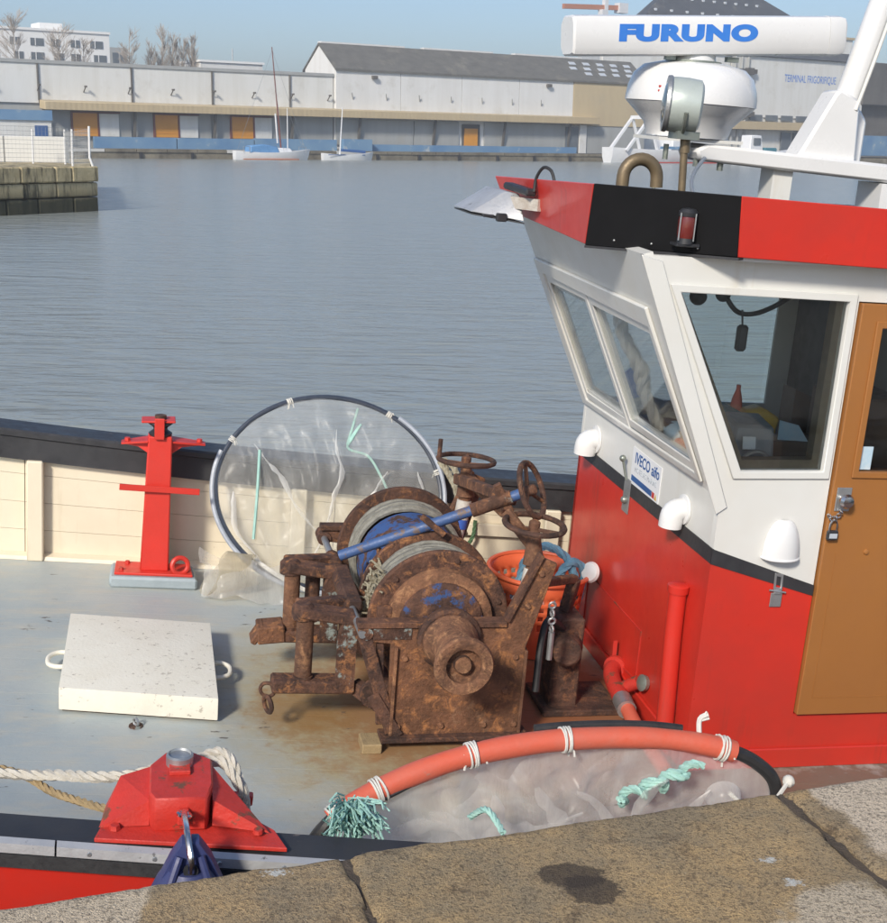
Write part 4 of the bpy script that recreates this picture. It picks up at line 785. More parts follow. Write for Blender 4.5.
# pipes on the front
mk('vent_pipe', MB().tube(smooth_path([(XF - 0.04, -0.155, 0.735), (XF - 0.04, -0.165, 0.5), (XF - 0.045, -0.21, 0.15), (XF - 0.05, -0.22, 0.0)], 0.03), 0.036, 16), M['red'], boat)
mk('pipe_cap', MB().lathe([(0.043, 0), (0.045, 0.03), (0.036, 0.036)], (XF - 0.04, -0.155, 0.705), (0, 0, 1), 16), M['red'], boat)
vp = mk('valve_pipe', MB().tube(smooth_path([(XF - 0.012, 0.47, 0.10), (XF - 0.06, 0.40, 0.10), (XF - 0.09, 0.28, 0.095), (XF - 0.11, 0.10, 0.09)], 0.02), 0.038, 14).lathe([(0.055, 0), (0.055, 0.02)], (XF - 0.02, 0.45, 0.10), (-0.6, -0.7, 0), 14).cyl((XF - 0.07, 0.22, 0.10), (XF - 0.02, 0.16, 0.16), 0.03, n=12), M['red_old'], boat)
mk('valve_lever', MB().bar((XF - 0.03, 0.46, 0.02), (XF - 0.03, 0.47, 0.22), 0.02, 0.008), M['red_old'], vp)
mk('hose_clamp', MB().tube(smooth_path([(XF - 0.105, 0.13, 0.09), (XF - 0.118, 0.03, 0.088)], 0.02), 0.043, 14), M['steel'], vp)
mk('rubber_hose', MB().tube(smooth_path([(XF - 0.11, 0.06, 0.09), (XF - 0.125, -0.12, 0.08), (XF - 0.12, -0.45, 0.05)], 0.03), 0.032, 12), M['orange_tube'], vp)
mk('end_cap', MB().lathe([(0.035, 0), (0.038, 0.02), (0.02, 0.03)], (XF - 0.01, 0.12, 0.17), (-1, -0.2, 0.2), 12), M['bronze_grey'], vp)
mk('access_panel', quadhole(MB(), [(XF - 0.004, 0.25, 0.12), (XF - 0.004, 1.0, 0.06), (XF - 0.004, 1.0, 0.36), (XF - 0.004, 0.25, 0.36)], [(XF - 0.004, 0.256, 0.126), (XF - 0.004, 0.994, 0.066), (XF - 0.004, 0.994, 0.354), (XF - 0.004, 0.256, 0.354)], (0.0038, 0, 0)), M['red_old'], boat)
mk('wall_plate', MB().prism([(XF - 0.006, 0.575, 0.80), (XF - 0.006, 0.655, 0.80), (XF - 0.006, 0.655, 0.96), (XF - 0.006, 0.575, 0.96)], (0.005, 0, 0)), M['steel'], boat, bevel=0.001)
mk('toggle_lever', MB().tube([(XF - 0.008, 0.63, 0.95), (XF - 0.03, 0.64, 1.04)], 0.006, 8).ball((XF - 0.032, 0.642, 1.05), 0.016).ball((XF - 0.012, 0.615, 0.86), 0.018), M['bronze_grey'], boat)
# engine maker's sticker on the front
st = mk('sticker', MB().prism([(XF - 0.0025, 0.25, 0.935), (XF - 0.0025, 0.60, 0.94), (XF - 0.0025, 0.60, 1.12), (XF - 0.0025, 0.25, 1.115)], (0.003, 0, 0)), M['sticker'], boat)
TX = (0, -1, 0)
text('lettering', 'IVECO aifo', M['navy'], st, frame_at((XF - 0.003, 0.415, 1.075), TX, (0, 0, 1)), 0.070, 0.92, bold=0.0012)
text('lettering', 'MOTEURS MARINS', M['greytxt'], st, frame_at((XF - 0.003, 0.42, 1.025), TX, (0, 0, 1)), 0.034, 0.95)
mk('stripe', MB().prism([(XF - 0.0035, 0.33, 0.962), (XF - 0.0035, 0.585, 0.966), (XF - 0.0035, 0.585, 0.992), (XF - 0.0035, 0.33, 0.988)], (0.0006, 0, 0)), M['navy'], st)
mk('stripe_end', MB().prism([(XF - 0.0035, 0.298, 0.961), (XF - 0.0035, 0.326, 0.962), (XF - 0.0035, 0.326, 0.988), (XF - 0.0035, 0.298, 0.987)], (0.0006, 0, 0)), M['logo_red'], st)
mk('stripe_tip', MB().prism([(XF - 0.0035, 0.270, 0.960), (XF - 0.0035, 0.294, 0.961), (XF - 0.0035, 0.282, 0.988)], (0.0006, 0, 0)), M['logo_yellow'], st)
# roof and visor
RP = [(0.455, 1.30), (0.452, -0.075), (0.845, -0.435), (XB, -0.435), (XB, 1.42)]
mk('roof', MB().prism([(x, y, 2.085) for x, y in RP], (0, 0, 0.03)), M['white'], boat)
mk('roof_deck', MB().prism([(x, y, 2.20) for x, y in [(0.42, 1.25), (0.42, -0.085), (0.83, -0.45), (XB, -0.45), (XB, 1.4)]], (0, 0, 0.02)), M['visor_black'], boat)
def vis(nm, pts, vec, mat, lab): return mk(nm, MB().prism(pts, vec), mat, boat, bevel=0.003, label=lab)
vis('visor_panel', [(0.40, -0.03, 2.075), (0.425, 1.22, 2.095), (0.365, 1.28, 2.245), (0.385, -0.10, 2.305)], (0.02, 0, 0), M['red'], 'red front visor panel')
vb = vis('visor_panel', [(0.40, -0.028, 2.07), (0.829, -0.46, 2.100), (0.807, -0.475, 2.315), (0.385, -0.102, 2.306)], (0.014, 0.014, 0), M['visor_black'], 'black corner visor panel')
vis('visor_panel', [(0.830, -0.460, 2.100), (XB, -0.46, 2.06), (XB, -0.475, 2.275), (0.808, -0.476, 2.315)], (0, 0.018, 0), M['red'], 'red side visor panel')
mk('visor_lip', MB().prism([(0.398, -0.033, 2.062), (0.83, -0.468, 2.090), (0.90, -0.40, 2.090), (0.47, 0.03, 2.065)], (0, 0, 0.009)), M['capblack'], vb)
for t_ in (0.2, 0.45, 0.75): mk('screw', MB().ball((0.40 + 0.429 * t_ - 0.004, -0.03 - 0.432 * t_ - 0.006, 2.10 + 0.02 * t_), 0.005, 8, 6), M['steel'], vb)
# interior
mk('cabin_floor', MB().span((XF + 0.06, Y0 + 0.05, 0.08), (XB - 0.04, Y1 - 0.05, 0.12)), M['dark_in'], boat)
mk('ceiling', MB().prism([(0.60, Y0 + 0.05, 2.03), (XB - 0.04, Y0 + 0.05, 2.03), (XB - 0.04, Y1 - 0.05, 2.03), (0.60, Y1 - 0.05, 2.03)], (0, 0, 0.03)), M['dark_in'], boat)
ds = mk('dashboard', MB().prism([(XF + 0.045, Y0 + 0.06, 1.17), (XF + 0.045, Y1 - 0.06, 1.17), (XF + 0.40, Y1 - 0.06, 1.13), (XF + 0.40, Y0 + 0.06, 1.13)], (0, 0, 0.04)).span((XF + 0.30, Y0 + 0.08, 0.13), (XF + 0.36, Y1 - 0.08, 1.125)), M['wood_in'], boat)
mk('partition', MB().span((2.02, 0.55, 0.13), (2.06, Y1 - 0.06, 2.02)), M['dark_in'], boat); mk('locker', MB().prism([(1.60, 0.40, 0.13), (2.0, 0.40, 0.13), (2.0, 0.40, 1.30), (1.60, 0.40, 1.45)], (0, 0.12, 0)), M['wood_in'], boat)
def inside(nm, mb, mat, lab, cat, base, **k): return solo(nm, mb, mat, lab, cat, base, BM, **k)
sn = thing('sounder', 'grey boxy instrument with a white label behind the side window', 'instrument', (1.10, -0.12, 1.21), BM)
mk('case', MB().prism([(1.03, -0.20, 1.225), (1.22, -0.22, 1.225), (1.21, -0.20, 1.42), (1.05, -0.18, 1.42)], (0.03, 0.20, 0.01)), M['grey_dev'], sn, bevel=0.012)
mk('label_plate', MB().prism([(1.075, -0.215, 1.33), (1.13, -0.216, 1.33), (1.127, -0.2105, 1.38), (1.073, -0.2095, 1.38)], (0, -0.003, 0)), M['paper'], sn); mk('bracket', MB().ring((1.12, -0.24, 1.28), (0, 1, 0.3), 0.055, 0.008, 16, 6, math.pi * 1.05, math.pi * 1.95, ref=(1, 0, 0)), M['steel'], sn)
mk('dash_shelf', MB().span((1.00, 0.10, 1.212), (1.60, 0.48, 1.285)), M['wood_in'], boat)
inside('yellow_box', MB().prism([(1.29, 0.20, 1.286), (1.43, 0.20, 1.286), (1.44, 0.20, 1.36), (1.37, 0.20, 1.40), (1.30, 0.20, 1.38)], (0, 0.12, 0)), M['yellow'], 'yellow packet on the wheelhouse dashboard', 'packet', (1.36, 0.26, 1.286), bevel=0.01)
inside('flask', MB().lathe([(0.024, 0), (0.026, 0.10), (0.022, 0.13), (0.010, 0.17), (0.010, 0.19)], (1.29, 0.33, 1.286), (0, 0, 1), 12), M['orange_tube'], 'reddish bottle standing on the dashboard behind the side window', 'bottle', (1.29, 0.33, 1.286))
inside('folded_cloth', MB().box((1.17, 0.29, 1.335), (0.20, 0.24, 0.098)), M['teal'], 'teal cloth bundled on the dashboard', 'cloth', (1.17, 0.29, 1.286), bevel=0.03, seg=3)
inside('pale_card', MB().prism([(1.40, 0.12, 1.287), (1.53, 0.10, 1.287), (1.50, 0.14, 1.345), (1.42, 0.16, 1.36)], (0, 0.006, 0.002)), M['paleblue'], 'pale blue card lying by the yellow packet', 'card', (1.46, 0.13, 1.286))
hsn = thing('handset', 'black radio handset hanging by its cord behind the side window', 'handset', (1.03, -0.12, 1.86), BM)
mk('cord', MB().tube(smooth_path([(0.96, -0.10, 1.93), (1.02, -0.10, 1.86), (1.10, -0.08, 1.845), (1.22, -0.02, 1.87), (1.36, 0.05, 1.93)], 0.02), 0.010, 8).tube([(1.045, -0.11, 1.865), (1.05, -0.12, 1.80)], 0.004, 6), M['rubber'], hsn)
mk('grip', MB().box((1.052, -0.12, 1.755), (0.045, 0.03, 0.105)), M['rubber'], hsn, bevel=0.010); mk('hook_cluster', MB().box((0.90, -0.09, 1.94), (0.14, 0.05, 0.04)).ball((0.96, -0.10, 1.92), 0.03).ball((0.88, -0.05, 1.90), 0.035), M['rubber'], hsn)
inside('dome_lamp', MB().lathe([(0.05, 0), (0.05, -0.012), (0.03, -0.035), (0.006, -0.045)], (1.36, 0.05, 2.029), (0, 0, 1), 14, ), M['orange_tube'], 'small orange cabin lamp on the wheelhouse ceiling', 'lamp', (1.36, 0.05, 2.03))
inside('clothes_pile', MB().ball((1.14, 0.55, 1.27), 0.11, 12, 8, (1, 1.3, 0.55)).ball((1.20, 0.70, 1.26), 0.10, 12, 8, (1, 1.2, 0.5)).ball((1.10, 0.85, 1.25), 0.09, 12, 8, (1.1, 1, 0.5)), M['camo'], 'heap of mixed gear on the dashboard behind the right front window', 'gear', (1.12, 0.5, 1.2))
inside('hanging_rope', MB().rope([(0.70, 0.46, 1.95), (0.74, 0.44, 1.80), (0.77, 0.47, 1.68), (0.84, 0.43, 1.55), (0.91, 0.46, 1.40), (0.99, 0.44, 1.26)], 0.030).rope([(0.73, 0.42, 1.90), (0.80, 0.48, 1.62), (0.87, 0.41, 1.52), (0.93, 0.47, 1.38), (1.0, 0.42, 1.24)], 0.024), M['rope_white'], 'knotted pale rope hanging behind the right front window', 'rope', (0.99, 0.44, 1.24))
inside('tool_bag', MB().ball((1.07, -0.02, 1.30), 0.11, 12, 8, (0.8, 1.1, 0.9)).ball((1.06, 0.14, 1.27), 0.08, 12, 8, (0.9, 1.0, 0.8)), M['camo'], 'bunched bag in the near corner behind the right front window', 'bag', (1.07, 0.0, 1.21))
inside('blue_rag', MB().ball((1.03, 0.30, 1.255), 0.075, 12, 8, (0.8, 1.3, 0.6)).ball((1.05, 0.40, 1.25), 0.055, 12, 8, (1, 1, 0.7)), M['paleblue'], 'pale blue rag crumpled behind the right front window', 'rag', (1.03, 0.33, 1.21))
inside('red_packet', MB().box((1.02, 0.19, 1.235), (0.07, 0.09, 0.05), Matrix.Rotation(0.4, 3, 'Z')), M['logo_red'], 'small red packet behind the lower edge of the right front window', 'packet', (1.02, 0.19, 1.21), bevel=0.008)
inside('blue_jug', MB().lathe([(0.06, 0), (0.065, 0.12), (0.05, 0.16), (0.02, 0.19)], (1.06, 1.0, 1.21), (0, 0, 1), 14), M['tape_b'], 'blue jug behind the left front window', 'jug', (1.06, 1.0, 1.21))
inside('wooden_box', MB().span((1.62, 0.0, 1.20), (1.92, 0.3, 1.50)), M['wood_in'], 'brown box at the back of the wheelhouse behind the side window', 'box', (1.75, 0.15, 1.2), bevel=0.01)
mk('side_shelf', MB().span((1.55, -0.05, 1.14), (2.0, 0.5, 1.185)).span((1.9, 0.0, 0.125), (1.98, 0.35, 1.14)), M['wood_in'], boat)

# ---- gantry and mast on the roof
gt = mk('roof_gantry', MB().prism([(0.99, 0.36, 2.405), (2.6, 0.36, 2.345), (2.6, 0.36, 2.425), (1.02, 0.36, 2.475), (0.97, 0.36, 2.45)], (0, 0.22, 0)), M['whitebright'], boat, bevel=0.012)
mk('gantry_column', MB().span((1.345, 0.40, 2.21), (1.435, 0.52, 2.392)), M['white'], gt); mk('gantry_column', MB().span((1.835, 0.36, 2.21), (2.3, 0.56, 2.368)), M['whitebright'], gt)
mk('mast', MB().cyl((1.605, 0.47, 2.43), (1.86, 0.47, 3.52), 0.056, 0.050, 18), M['whitebright'], boat)
mk('mast_foot', MB().prism([(1.44, 0.40, 2.44), (1.72, 0.40, 2.43), (1.70, 0.40, 2.70), (1.60, 0.40, 2.74), (1.58, 0.40, 2.72)], (0, 0.14, 0)), M['whitebright'], boat, bevel=0.012)
mk('mast_fin', MB().prism([(1.70, 0.50, 2.43), (1.80, 0.50, 2.43), (1.80, 0.50, 2.62), (1.76, 0.50, 2.67), (1.68, 0.50, 2.68)], (0, 0.10, 0)), M['whitebright'], boat, bevel=0.012)
mk('mast_cable', MB().tube(smooth_path([(1.68, 0.40, 2.66), (1.745, 0.41, 2.9), (1.80, 0.41, 3.14), (1.88, 0.41, 3.5)], 0.05), 0.008, 8), M['white'], boat)
mk('cable_loop', MB().tube(smooth_path([(0.985, 0.30, 2.42), (0.93, 0.26, 2.36), (0.91, 0.22, 2.30), (0.95, 0.2, 2.22)], 0.02), 0.008, 8), M['white'], boat)
mk('dome_support', MB().prism([(0.80, 0.36, 2.476), (1.17, 0.36, 2.482), (1.17, 0.36, 2.495), (0.80, 0.36, 2.489)], (0, 0.30, 0)), M['white'], boat)
mk('support_bolt', MB().cyl((0.86, 0.42, 2.40), (0.86, 0.42, 2.462), 0.012, n=8).cyl((1.00, 0.42, 2.38), (1.00, 0.42, 2.41), 0.014, n=8).cyl((1.10, 0.40, 2.37), (1.10, 0.40, 2.41), 0.014, n=8), M['bronze_grey'], boat)
rd = thing('radome', 'round white radar dome under the long scanner bar', 'radar dome', (0.975, 0.5, 2.495), BM)
RC = V((0.975, 0.5, 2.496))
mk('lower_shell', MB().lathe([(0.17, 0), (0.185, 0.05), (0.225, 0.09), (0.262, 0.125), (0.268, 0.132)], RC, n=40), M['whitebright'], rd)
mk('upper_shell', MB().lathe([(0.272, 0.134), (0.272, 0.15), (0.266, 0.195), (0.248, 0.245), (0.21, 0.280), (0.13, 0.299), (0.01, 0.305)], RC, n=40), M['whitebright'], rd, ang=60)
mk('badge', MB().span((0.762, 0.33, 2.665), (0.785, 0.334, 2.672)).span((0.762, 0.328, 2.682), (0.785, 0.332, 2.689)), M['logo_red'], rd)
sr = thing('radar_scanner', 'long white radar scanner bar with blue FURUNO lettering', 'radar scanner', (0.95, 0.47, 2.80), BM)
ax = V((1.0, 0.06, 0.088)).normalized(); cc = V((0.985, 0.44, 2.90))
def bar_sec(t, k=1.0):
    o = cc + ax * t; yv = V((-0.06, 1, 0)).normalized(); zv = ax.cross(yv)
    return [o + yv * (a * 0.075 * k) + zv * (b * 0.078 * k) for a, b in ((-1, -0.62), (-0.86, -0.92), (-0.5, -1), (0.6, -1), (1, -0.6), (1, 0.6), (0.6, 1), (-0.5, 1), (-0.86, 0.92), (-1, 0.62))]
mk('scanner_bar', strip([bar_sec(-0.607, 0.90), bar_sec(-0.598, 0.99), bar_sec(-0.55), bar_sec(0.52), bar_sec(0.523)]), M['whitebright'], sr, ang=25)
mk('end_cap', strip([bar_sec(0.524, 1.02), bar_sec(0.575, 1.02), bar_sec(0.60, 0.95), bar_sec(0.608, 0.86)]), M['whitebright'], sr, ang=25)
mk('pedestal', MB().lathe([(0.10, 0), (0.092, 0.03), (0.085, 0.06)], (0.955, 0.47, 2.772), n=26), M['whitebright'], sr); mk('gearbox', MB().lathe([(0.115, 0), (0.115, 0.012)], (0.955, 0.47, 2.788), n=26), M['bronze_grey'], sr)
mk('bolt_lug', MB().box((0.83, 0.42, 2.803), (0.04, 0.03, 0.02)).box((1.10, 0.42, 2.815), (0.05, 0.03, 0.02)), M['bronze_grey'], sr)
yv = V((-0.06, 1, 0)).normalized()
text('lettering', 'FURUNO', M['furblue'], sr, frame_at(cc - yv * 0.0756 + ax * -0.115 + V((0, 0, 0.006)), ax, (0, 0, 1)), 0.080, 1.72, shear=0.02, bold=0.0058, space=1.12)
sg = thing('searchlight', 'weathered metal searchlight on a bronze pole above the wheelhouse roof', 'searchlight', (0.762, -0.05, 2.22), BM)
mk('pole', MB().cyl((0.762, -0.05, 2.221), (0.742, -0.05, 2.52), 0.0145, n=12).cyl((0.75, -0.05, 2.44), (0.745, -0.05, 2.50), 0.019, n=12), M['bronze'], sg)
hc = V((0.728, -0.05, 2.612)); ad = V((-0.95, 0.30, 0.03)).normalized()
M['lamp_pale'] = paint('pale_lamp_metal', (0.52, 0.57, 0.54), (0.40, 0.45, 0.41), 0.35, scale=9, metal=0.25, bump=0.05)
mk('lamp_body', MB().lathe([(0.080, -0.060), (0.096, -0.050), (0.101, 0.0), (0.100, 0.050), (0.098, 0.058)], hc, ad, 28), M['lamp_pale'], sg)
mk('lens_ring', MB().lathe([(0.101, 0.058), (0.104, 0.063), (0.102, 0.076), (0.091, 0.078)], hc, ad, 28), M['steel'], sg); mk('lens', MB().lathe([(0.090, 0.073), (0.065, 0.083), (0.01, 0.088)], hc, ad, 24), M['lampglass'], sg)
mk('yoke', MB().ring(hc, V((-0.30, -0.95, 0)).cross(V((0, 0, 1))), 0.107, 0.008, 20, 6, math.pi * 1.08, math.pi * 1.92, ref=(-0.30, -0.95, 0)).box(hc + V((0.01, 0, -0.108)), (0.09, 0.09, 0.03)), M['bronze_grey'], sg)
cn = thing('exhaust_pipe', 'bent bronze pipe like a cane handle on the wheelhouse roof', 'pipe', (0.64, 0.28, 2.22), BM)
mk('bend', MB().tube([(0.636, 0.28, 2.221), (0.636, 0.28, 2.30)] + [(0.708 - 0.072 * math.cos(a), 0.28, 2.325 + 0.072 * math.sin(a)) for a in [math.pi * i / 12 for i in range(13)]] + [(0.782, 0.28, 2.29)], 0.026, 16), M['bronze'], cn)
mk('flange', MB().lathe([(0.05, 0), (0.05, 0.012)], (0.636, 0.28, 2.2205), n=16), M['bronze'], cn); mk('drip_stub', MB().cyl((0.765, 0.262, 2.29), (0.765, 0.262, 2.268), 0.008, n=8), M['bronze_grey'], cn)
nv = thing('navigation_light', 'small red navigation light on the black visor corner', 'navigation light', (0.66, -0.37, 2.13), BM)
nc = V((0.668, -0.352, 2.128))
mk('bracket', MB().box(nc + V((0.005, 0.01, -0.004)), (0.09, 0.07, 0.012)), M['black'], nv, bevel=0.003)
mk('base', MB().lathe([(0.032, 0), (0.030, 0.02)], nc, n=20), M['black'], nv); mk('lens', MB().lathe([(0.030, 0.02), (0.033, 0.035), (0.033, 0.085), (0.030, 0.098)], nc, n=24), M['navred'], nv); mk('cap', MB().lathe([(0.034, 0.098), (0.036, 0.112), (0.026, 0.124), (0.006, 0.128)], nc, n=20), M['black'], nv)
for a in (0.5, 2.0, 3.6, 5.2): mk('guard_bar', MB().cyl(nc + V((0.037 * math.cos(a), 0.037 * math.sin(a), 0.012)), nc + V((0.037 * math.cos(a), 0.037 * math.sin(a), 0.11)), 0.003, n=6), M['steel'], nv)
fl = thing('floodlight', 'wedge shaped white floodlight on the front of the red visor', 'floodlight', (0.30, 0.85, 2.12), BM)
mk('shade', MB().prism([(0.145, 0.80, 2.108), (0.290, 0.80, 2.205), (0.345, 0.76, 2.200), (0.362, 0.70, 2.088)], (-0.01, 0.30, 0.0)), M['alu'], fl, bevel=0.003)
mk('glass_face', MB().prism([(0.148, 0.795, 2.102), (0.362, 0.695, 2.082), (0.352, 1.0, 2.082), (0.138, 1.09, 2.102)], (0, 0, -0.006)), M['black'], fl)
mk('clip', MB().box((0.268, 0.735, 2.096), (0.045, 0.03, 0.035)), M['black'], fl, bevel=0.004)
mk('vent_slot', MB().box((0.215, 0.765, 2.098), (0.05, 0.03, 0.012)), M['black'], fl, bevel=0.003)
mk('bracket', MB().bar((0.40, 0.62, 2.165), (0.31, 0.80, 2.16), 0.02, 0.05), M['tape_w'], fl); mk('driver_box', MB().bar((0.36, 0.62, 2.215), (0.33, 0.90, 2.225), 0.05, 0.03), M['black'], fl, bevel=0.008)
mk('cable', MB().tube(smooth_path([(0.37, 0.62, 2.22), (0.375, 0.62, 2.28), (0.39, 0.58, 2.325), (0.41, 0.53, 2.315), (0.42, 0.50, 2.27)], 0.015), 0.007, 8), M['rubber'], fl)
# ------------------------------------------------------------------ things on the deck
# hatch cover
hq = [(-1.548, 0.315), (-0.905, 0.178), (-0.905, 0.985), (-1.547, 1.120)]
ht = thing('hatch_cover', 'square cream hatch cover with two loop handles lying on the grey deck', 'hatch cover', (-1.22, 0.65, 0), BM)
mk('lid', MB().prism([(x, y, 0.012) for x, y in hq], (0, 0, 0.10)), M['hatchw'], ht, bevel=0.006, seg=2)
mk('coaming', MB().prism([(x * 0.96 - 0.049, 0.65 + (y - 0.65) * 0.95, -0.001) for x, y in hq], (0, 0, 0.03)), M['rust_dark'], ht)
for sx, y in ((-1, 0.72), (1, 0.58)):
    x = -1.548 if sx < 0 else -0.905
    mk('handle', MB().tube(smooth_path([(x - sx * 0.01, y - 0.075, 0.055), (x + sx * 0.03, y - 0.075, 0.055), (x + sx * 0.066, y - 0.045, 0.055), (x + sx * 0.07, y + 0.03, 0.055), (x + sx * 0.035, y + 0.075, 0.055), (x - sx * 0.01, y + 0.075, 0.055)], 0.012), 0.0105, 10), M['hatchw'], ht)
pe = thing('pad_eye', 'small corroded ring bolt on the deck in front of the hatch cover', 'ring bolt', (-1.235, 0.17, 0), BM)
mk('plate', MB().lathe([(0.03, 0), (0.028, 0.006)], (-1.235, 0.17, 0.0005), n=12), M['rust_grey'], pe); mk('eye', MB().ring((-1.235, 0.17, 0.02), (1, 0.6, 0), 0.016, 0.006, 14, 6), M['steel'], pe)

# far mooring post
fp = thing('mooring_post', 'tall red steel mooring post standing by the far cream bulwark', 'mooring post', (-1.16, 1.83, 0), BM, 'red mooring posts')
mk('plinth', MB().prism([(-1.39, 1.735, 0), (-0.94, 1.685, 0), (-0.955, 1.90, 0), (-1.385, 1.96, 0)], (0, 0, 0.062)), paint('plinth_grey', (0.36, 0.42, 0.44), (0.28, 0.33, 0.35), 0.6, scale=6, bump=0.2), fp, bevel=0.012)
mk('base_plate', MB().prism([(-1.365, 1.76, 0.0625), (-0.965, 1.715, 0.0625), (-0.975, 1.885, 0.0625), (-1.36, 1.94, 0.0625)], (0, 0, 0.014)), M['red_fresh'], fp, bevel=0.003)
mk('column', MB().add([(-1.235, 1.79, 0.075), (-1.09, 1.775, 0.075), (-1.085, 1.91, 0.075), (-1.235, 1.92, 0.075), (-1.205, 1.80, 0.80), (-1.085, 1.79, 0.80), (-1.085, 1.90, 0.80), (-1.205, 1.91, 0.80)], [(3, 2, 1, 0), (4, 5, 6, 7), (0, 1, 5, 4), (1, 2, 6, 5), (2, 3, 7, 6), (3, 0, 4, 7)]), M['red_fresh'], fp, bevel=0.006)
for sx in (-1, 1):
    x0 = -1.205 if sx < 0 else -1.085; tip = -1.34 if sx < 0 else -0.915
    mk('wing', MB().prism([(x0, 1.84, 0.775), (tip, 1.86, 0.757), (tip, 1.86, 0.745), (x0 + sx * 0.05, 1.84, 0.735), (x0, 1.84, 0.70)], (0, 0.012, 0)).prism([(x0, 1.80, 0.765), (tip, 1.83, 0.747), (tip, 1.89, 0.747), (x0, 1.92, 0.765)], (0, 0, 0.010)), M['red_fresh'], fp, bevel=0.002)
    mk('wing_bolt', MB().lathe([(0.016, 0), (0.014, 0.016)], (tip - sx * 0.03, 1.86, 0.762), n=6), M['red_fresh'], fp)
mk('crossbar', MB().bar((-1.345, 1.775, 0.537), (-0.94, 1.765, 0.517), 0.012, 0.032), M['red_fresh'], fp, bevel=0.002)
mk('roller', MB().lathe([(0.055, 0), (0.060, 0.012), (0.036, 0.030), (0.036, 0.042), (0.062, 0.062), (0.060, 0.072)], (-1.145, 1.84, 0.80), n=20), M['black'], fp)
mk('cheek', MB().prism([(-1.175, 1.775, 0.79), (-1.125, 1.772, 0.79), (-1.125, 1.772, 0.90), (-1.175, 1.775, 0.90)], (0, 0.014, 0)).prism([(-1.24, 1.79, 0.872), (-1.07, 1.785, 0.876), (-1.07, 1.90, 0.876), (-1.24, 1.90, 0.872)], (0, 0, 0.010)), M['red_fresh'], fp, bevel=0.003)
mk('roller_pin', MB().cyl((-1.145, 1.84, 0.87), (-1.145, 1.84, 0.905), 0.03, n=12), M['rust_dark'], fp)
mk('lashing_ring', MB().ring((-1.03, 1.755, 0.115), (0.25, -1, 0.25), 0.042, 0.013, 20, 8), M['red_fresh'], fp)
for x in (-1.33, -1.30): mk('bolt', MB().lathe([(0.014, 0), (0.012, 0.014)], (x, 1.80 if x < -1.31 else 1.90, 0.0765), n=6), M['red_old'], fp)
# near mooring post, seen from above on the cap rail
np_ = thing('mooring_post', 'squat worn red bollard on the near black cap rail above the blue fender', 'mooring post', (-1.12, -1.78, 0), BM, 'red mooring posts')
zt = 0.782
top = [(-1.178, -1.772), (-1.046, -1.774), (-1.028, -1.700), (-1.026, -1.570), (-1.083, -1.518), (-1.150, -1.525), (-1.190, -1.590), (-1.192, -1.735)]
mk('post_box', MB().prism([(x, y, 0.688) for x, y in top], (0, 0, zt - 0.688)), M['red_old'], np_, bevel=0.005)
mk('column', MB().span((-1.17, -1.645, 0.001), (-1.06, -1.545, 0.687)), M['red_old'], np_)
mk('foot_plate', MB().prism([(-1.325, -1.795, zn(-1.32) + 0.001), (-0.845, -1.865, zn(-0.85) + 0.004), (-0.87, -1.775, zn(-0.85) + 0.004), (-0.95, -1.68, zn(-0.95) + 0.003), (-1.29, -1.66, zn(-1.32) + 0.001)], (0, 0, 0.012)), M['red_old'], np_, bevel=0.002)
mk('gusset', MB().add([(-1.19, -1.585, 0.772), (-1.19, -1.73, 0.755), (-1.315, -1.745, 0.692), (-1.300, -1.63, 0.692), (-1.265, -1.60, 0.757), (-1.19, -1.59, 0.692), (-1.19, -1.745, 0.692)], [(0, 4, 3, 2, 1), (1, 2, 6), (0, 5, 3, 4), (2, 3, 5, 6), (0, 1, 6, 5)]), M['red_old'], np_)
mk('gusset', MB().add([(-1.03, -1.585, 0.775), (-1.03, -1.74, 0.755), (-0.885, -1.80, 0.688), (-0.955, -1.655, 0.69), (-1.03, -1.60, 0.69), (-1.03, -1.755, 0.69)], [(0, 1, 2, 3), (1, 5, 2), (0, 3, 4), (2, 5, 4, 3), (0, 4, 5, 1)]), M['red_old'], np_)
mk('pin', MB().lathe([(0.036, 0), (0.036, 0.026), (0.030, 0.030), (0.028, 0.024), (0.004, 0.022)], (-1.112, -1.590, zt), n=22), M['steel'], np_); mk('pin_collar', MB().box((-1.112, -1.625, zt + 0.006), (0.055, 0.06, 0.012)), M['red_old'], np_, bevel=0.002)
mk('crossbar', MB().bar((-1.05, -1.50, 0.63), (-0.905, -1.51, 0.62), 0.03, 0.03), M['red_old'], np_, bevel=0.003)
mk('bolt', MB().lathe([(0.015, 0), (0.012, 0.012)], (-1.275, -1.755, 0.692), n=6).lathe([(0.014, 0), (0.012, 0.010)], (-0.915, -1.80, 0.69), n=8), M['red_old'], np_)
mk('lug', MB().box((-1.105, -1.782, 0.735), (0.03, 0.018, 0.045)), M['red_old'], np_, bevel=0.004)

